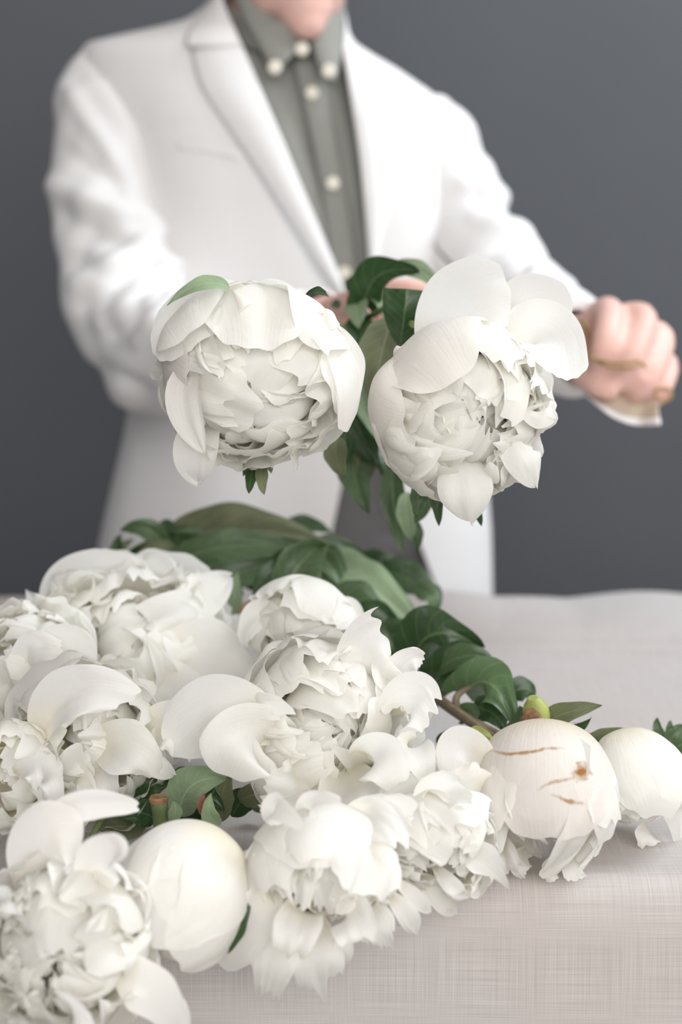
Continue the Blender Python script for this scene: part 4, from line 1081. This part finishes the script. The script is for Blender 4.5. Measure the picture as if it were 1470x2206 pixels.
jpart('jacket_collar', strip([(402, 100), (404, 78), (424, 46), (452, 10), (470, -30)], [(518, 98), (508, 72), (496, 44), (482, 10), (474, -30)], .016))
jpart('jacket_collar', strip([(775, 116), (765, 96), (750, 70), (742, 30), (730, -20)], [(737, 110), (737, 90), (736, 66), (735, 30), (724, -20)], .010))
jpart('breast_pocket', strip([(388, 296), (450, 304), (520, 322)], [(386, 322), (448, 330), (516, 346)], .003, 20, 5, .001))

def project(X):
    d = X - CAM
    z = d @ _FW
    return CX + FPX * (d @ _RT) / z, CY - FPX * (d @ _UP) / z
def fold_cloth(X, folds):
    """Press long folds into the camera-side half of a sleeve: (x0, y0, x1, y1, width, height in mm)."""
    px, py = project(X)
    C = X.mean(axis=1, keepdims=True)
    N = X - C; N /= np.linalg.norm(N, axis=2)[..., None] + 1e-9
    D = np.zeros(px.shape)
    for x0, y0, x1, y1, wd, h in folds:
        dx, dy = x1 - x0, y1 - y0; L2 = dx * dx + dy * dy
        t = ((px - x0) * dx + (py - y0) * dy) / L2
        tc = np.clip(t, 0, 1)
        dist = np.hypot(px - x0 - tc * dx, py - y0 - tc * dy)
        end = np.clip(1.15 - np.abs(t - .5) * 1.1, .2, 1)
        D += h * .001 * np.exp(-(dist / wd) ** 2) * end
    vis = np.clip(-N[..., 1] * 2.5 + .8, 0, 1)
    return X + N * (D * vis)[..., None]
def sleeve(pts, folds, press, n=150, m=90):
    path = [list(P(a, b, y)) + [M(r, y)] for a, b, y, r in pts]
    return fold_cloth(tube(path, n, m, disp=folds, cap=False), press)
f1, f2, f3 = Noise(rngp, 6, 1, 2.2), Noise(rngp, 6, 2, 4), Noise(rngp, 5, 5, 9)
def ridge(x): return 1 - 2 * np.abs(np.sin(x))
def left_folds(s, th):
    k = .35 + .9 * np.exp(-((s - .55) / .22) ** 2)
    d = .003 * k * np.sin(s * 34 + 1.6 * np.sin(th + .6) + .8 * f1(np.cos(th), s * 5 + 0 * th))
    d = d + .004 * k * f2(np.cos(th) * 1.2 + s * 4, np.sin(th) * 1.2 + s * 6) + .0015 * f3(np.cos(th), s * 8 + np.sin(th))
    return d * sstep(0.0, .12, s)
def right_folds(s, th):
    k = .4 + .7 * np.exp(-((s - .5) / .25) ** 2)
    d = .004 * k * np.sin(s * 30 + 1.4 * np.sin(th + 2.0) + .8 * f2(np.cos(th) + 3, s * 5 + 0 * th))
    return (d + .003 * k * f1(np.cos(th) * 1.4 + s * 5, np.sin(th) * 1.4) + .0012 * f3(np.cos(th), s * 8)) * sstep(0.0, .12, s)
LF = [(150, 190, 330, 500, 20, 9), (118, 400, 335, 492, 26, 13), (165, 610, 340, 515, 19, 12), (222, 694, 395, 600, 19, 12), (250, 628, 400, 565, 15, 8),
      (300, 735, 385, 640, 18, 11), (265, 500, 400, 592, 17, 9), (200, 170, 330, 330, 26, 6), (135, 470, 275, 530, 26, -10), (150, 330, 300, 420, 20, -8),
      (180, 660, 330, 575, 14, -9), (250, 720, 350, 650, 14, -8), (305, 250, 390, 560, 13, -14), (200, 300, 260, 400, 18, -6), (215, 790, 330, 850, 20, -8), (150, 560, 250, 600, 22, -6)]
RF = [(1000, 395, 1090, 428, 20, 9), (1025, 475, 1135, 500, 20, 8), (1020, 600, 1125, 545, 18, 8), (1095, 655, 1165, 585, 18, 8), (1030, 430, 1110, 462, 16, -8),
      (1030, 555, 1120, 515, 16, -7), (1050, 640, 1130, 590, 16, -9), (1160, 690, 1230, 610, 18, 5), (1010, 330, 1030, 420, 20, -5)]
jpart('sleeve', sleeve([(275, 158, 1.775, 60), (247, 188, 1.768, 98), (240, 232, 1.765, 111), (240, 290, 1.75, 114), (242, 420, 1.73, 120), (256, 560, 1.70, 124), (290, 690, 1.65, 128), (352, 768, 1.58, 122), (480, 772, 1.44, 104), (580, 742, 1.33, 88), (650, 708, 1.275, 76)], left_folds, LF), 'sleeve of the arm that holds the stems')
jpart('sleeve', sleeve([(905, 235, 1.775, 60), (918, 290, 1.765, 96), (955, 380, 1.75, 104), (998, 480, 1.72, 104), (1050, 575, 1.67, 104), (1115, 660, 1.58, 108), (1190, 724, 1.47, 110), (1240, 748, 1.405, 100), (1252, 746, 1.39, 88)], right_folds, RF), 'sleeve of the arm that draws the twine')

# shirt placket, collar and buttons
def shirt_Y(px, py): return front_Y(px, py, .016)
def sstrip(outer, inner, off, n=30, m=8, bel=.003):
    o, i = spline(np.array([(a, b, 0, 0) for a, b in outer], float), n), spline(np.array([(a, b, 0, 0) for a, b in inner], float), n)
    X = np.zeros((n, m, 3))
    for j in range(n):
        for k, t in enumerate(np.linspace(0, 1, m)):
            px, py = lerp(o[j, 0], i[j, 0], t), lerp(o[j, 1], i[j, 1], t)
            X[j, k] = P(px, py, shirt_Y(px, max(py, -8)) - off - bel * math.sin(math.pi * t))
    return X
wear('placket', sstrip([(628, 120), (655, 230), (690, 400), (715, 600), (730, 900)], [(694, 120), (712, 230), (744, 400), (768, 600), (785, 900)], .006), 'shirt', False, .002, parent=shirt)
wear('collar_stand', np.array([[P(600 + 118 * math.sin(t), 62 + 52 * math.cos(t) - h * 70, 1.755 - .085 * math.cos(t)) for t in np.linspace(-math.pi, math.pi, 40, endpoint=False)] for h in np.linspace(0, 1, 6)]), 'shirt', True, .002, parent=shirt)
wear('collar_leaf', sstrip([(498, -30), (520, 30), (550, 84), (590, 160)], [(560, -10), (600, 40), (630, 75), (652, 98)], .026, 24, 8, .006), 'shirt', False, .0025, parent=shirt)
wear('collar_leaf', sstrip([(742, -10), (742, 50), (738, 110), (722, 176)], [(700, 0), (680, 50), (672, 90), (690, 158)], .030, 24, 8, .006), 'shirt', False, .0025, parent=shirt)
def button(px, py, off, r=15):
    c = P(px, py, shirt_Y(px, py) - off)
    X = tube([list(c + np.array([0, .002, 0])) + [M(r, 1.64)], list(c) + [M(r, 1.64)], list(c - np.array([0, .0022, 0])) + [M(r * .8, 1.64)]], 8, 18)
    o = grid_obj('button', X, MAT['button'], shirt, wrap=True, local=LOC); return o
for q in ((650, 106, .034), (592, 145, .038), (708, 153, .042), (672, 200, .014), (717, 395, .014), (742, 588, .014), (752, 800, .014)): button(*q)
wear('shirt_cuff', tube([list(P(640, 712, 1.285)) + [.030], list(P(680, 700, 1.25)) + [.029], list(P(694, 696, 1.24)) + [.029]], 8, 24, cap=False), 'jacket', True, .002, parent=shirt, label='pale cuff at the wrist')

# hair and eyes (above the frame)
acc = Acc()
hx = ellipsoid((0, 0, 0), 1, 1, 1, n=40)
keep = hx.copy()
dirs = keep / np.linalg.norm(keep, axis=2)[..., None]
rad = np.array([.082, .102, .106])
H_ = dirs * rad * (1 + .02 * Noise(rngp, 6, 4, 9)(dirs[..., 0:1] * 3, dirs[..., 2:3] * 3))
H_[..., 1] += .018; H_[..., 2] += .030
front = (H_[..., 1] < -.02) & (H_[..., 2] < .075)
low = H_[..., 2] < -.03
shrink = np.where(front | low, .80, 1.0)[..., None]
H_ = (H_ - np.array([0, .018, .03])) * shrink + np.array([0, .018, .03])
H_ = H_ @ HD.T + HC
wear('hair', H_, 'hair', True, 0, label='short brown hair')
for s_ in (-1, 1):
    e = ellipsoid(hp(s_ * .030, -.0735, .0085), .011, .010, .0095, HD, 14)
    wear('eye', e, 'eye', True, 0)
    wear('pupil', ellipsoid(hp(s_ * .030, -.0815, .0080), .0048, .0028, .0048, HD, 10), 'hair', True, 0)

# twine drawn from the bunch to the fist
def cord(pts, rpx, n):
    return tube([list(P(a, b, y)) + [M(rpx, y)] for a, b, y in pts], n, 8)
tw = empty('twine', P(1300, 780, 1.30))
TL = np.eye(4); TL[:3, 3] = P(1300, 780, 1.30)
for i, pts in enumerate(([(800, 735, 1.14), (900, 740, 1.18), (1050, 720, 1.26), (1180, 690, 1.33), (1243, 690, 1.335), (1262, 715, 1.33), (1252, 752, 1.31), (1275, 772, 1.282), (1330, 782, 1.262), (1372, 778, 1.268), (1392, 790, 1.272)],
                         [(1252, 688, 1.33), (1272, 722, 1.315), (1262, 760, 1.30), (1240, 758, 1.32)],
                         [(1270, 766, 1.285), (1310, 790, 1.268), (1362, 792, 1.258), (1385, 782, 1.268)],
                         [(1395, 850, 1.31), (1420, 838, 1.31), (1442, 838, 1.315), (1446, 856, 1.315), (1430, 864, 1.315), (1412, 852, 1.31)])):
    grid_obj('strand', cord(pts, 3.4, 80), MAT['twine'], tw, wrap=True, local=TL)
tag(tw, 'thin brown jute twine wound round the raised fist with a loose loop', 'twine')

# strip of beige cloth hanging out of the fist
n, m = 26, 30
R_ = np.zeros((n, m, 3))
top0, top1, bot0, bot1 = np.array((1236, 800.)), np.array((1412, 826.)), np.array((1262, 852.)), np.array((1424, 914.))
for j, v in enumerate(np.linspace(0, 1, n)):
    for k, u in enumerate(np.linspace(0, 1, m)):
        p = lerp(lerp(top0, top1, u), lerp(bot0, bot1, u), v)
        p = p + np.array((0, 26 * math.sin(math.pi * u) * v))
        R_[j, k] = P(p[0], p[1], 1.335 + .012 * math.sin(u * 9 + v * 2) * v - .03 * v)
rb = grid_obj('ribbon', R_, MAT['ribbon']); uv_metric(rb); solid(rb, .0012, 0)
tag(rb, 'beige cloth strip hanging below the raised fist', 'ribbon')
hem = np.array([[R_[jj, k] + np.array([0, -.0015, 0]) for k in range(m)] for jj in range(n - 5, n)])
ho = grid_obj('hem', hem, MAT['jacket'], rb); solid(ho, .0012, 0); ho['label'] = 'pale hem along the lower edge'
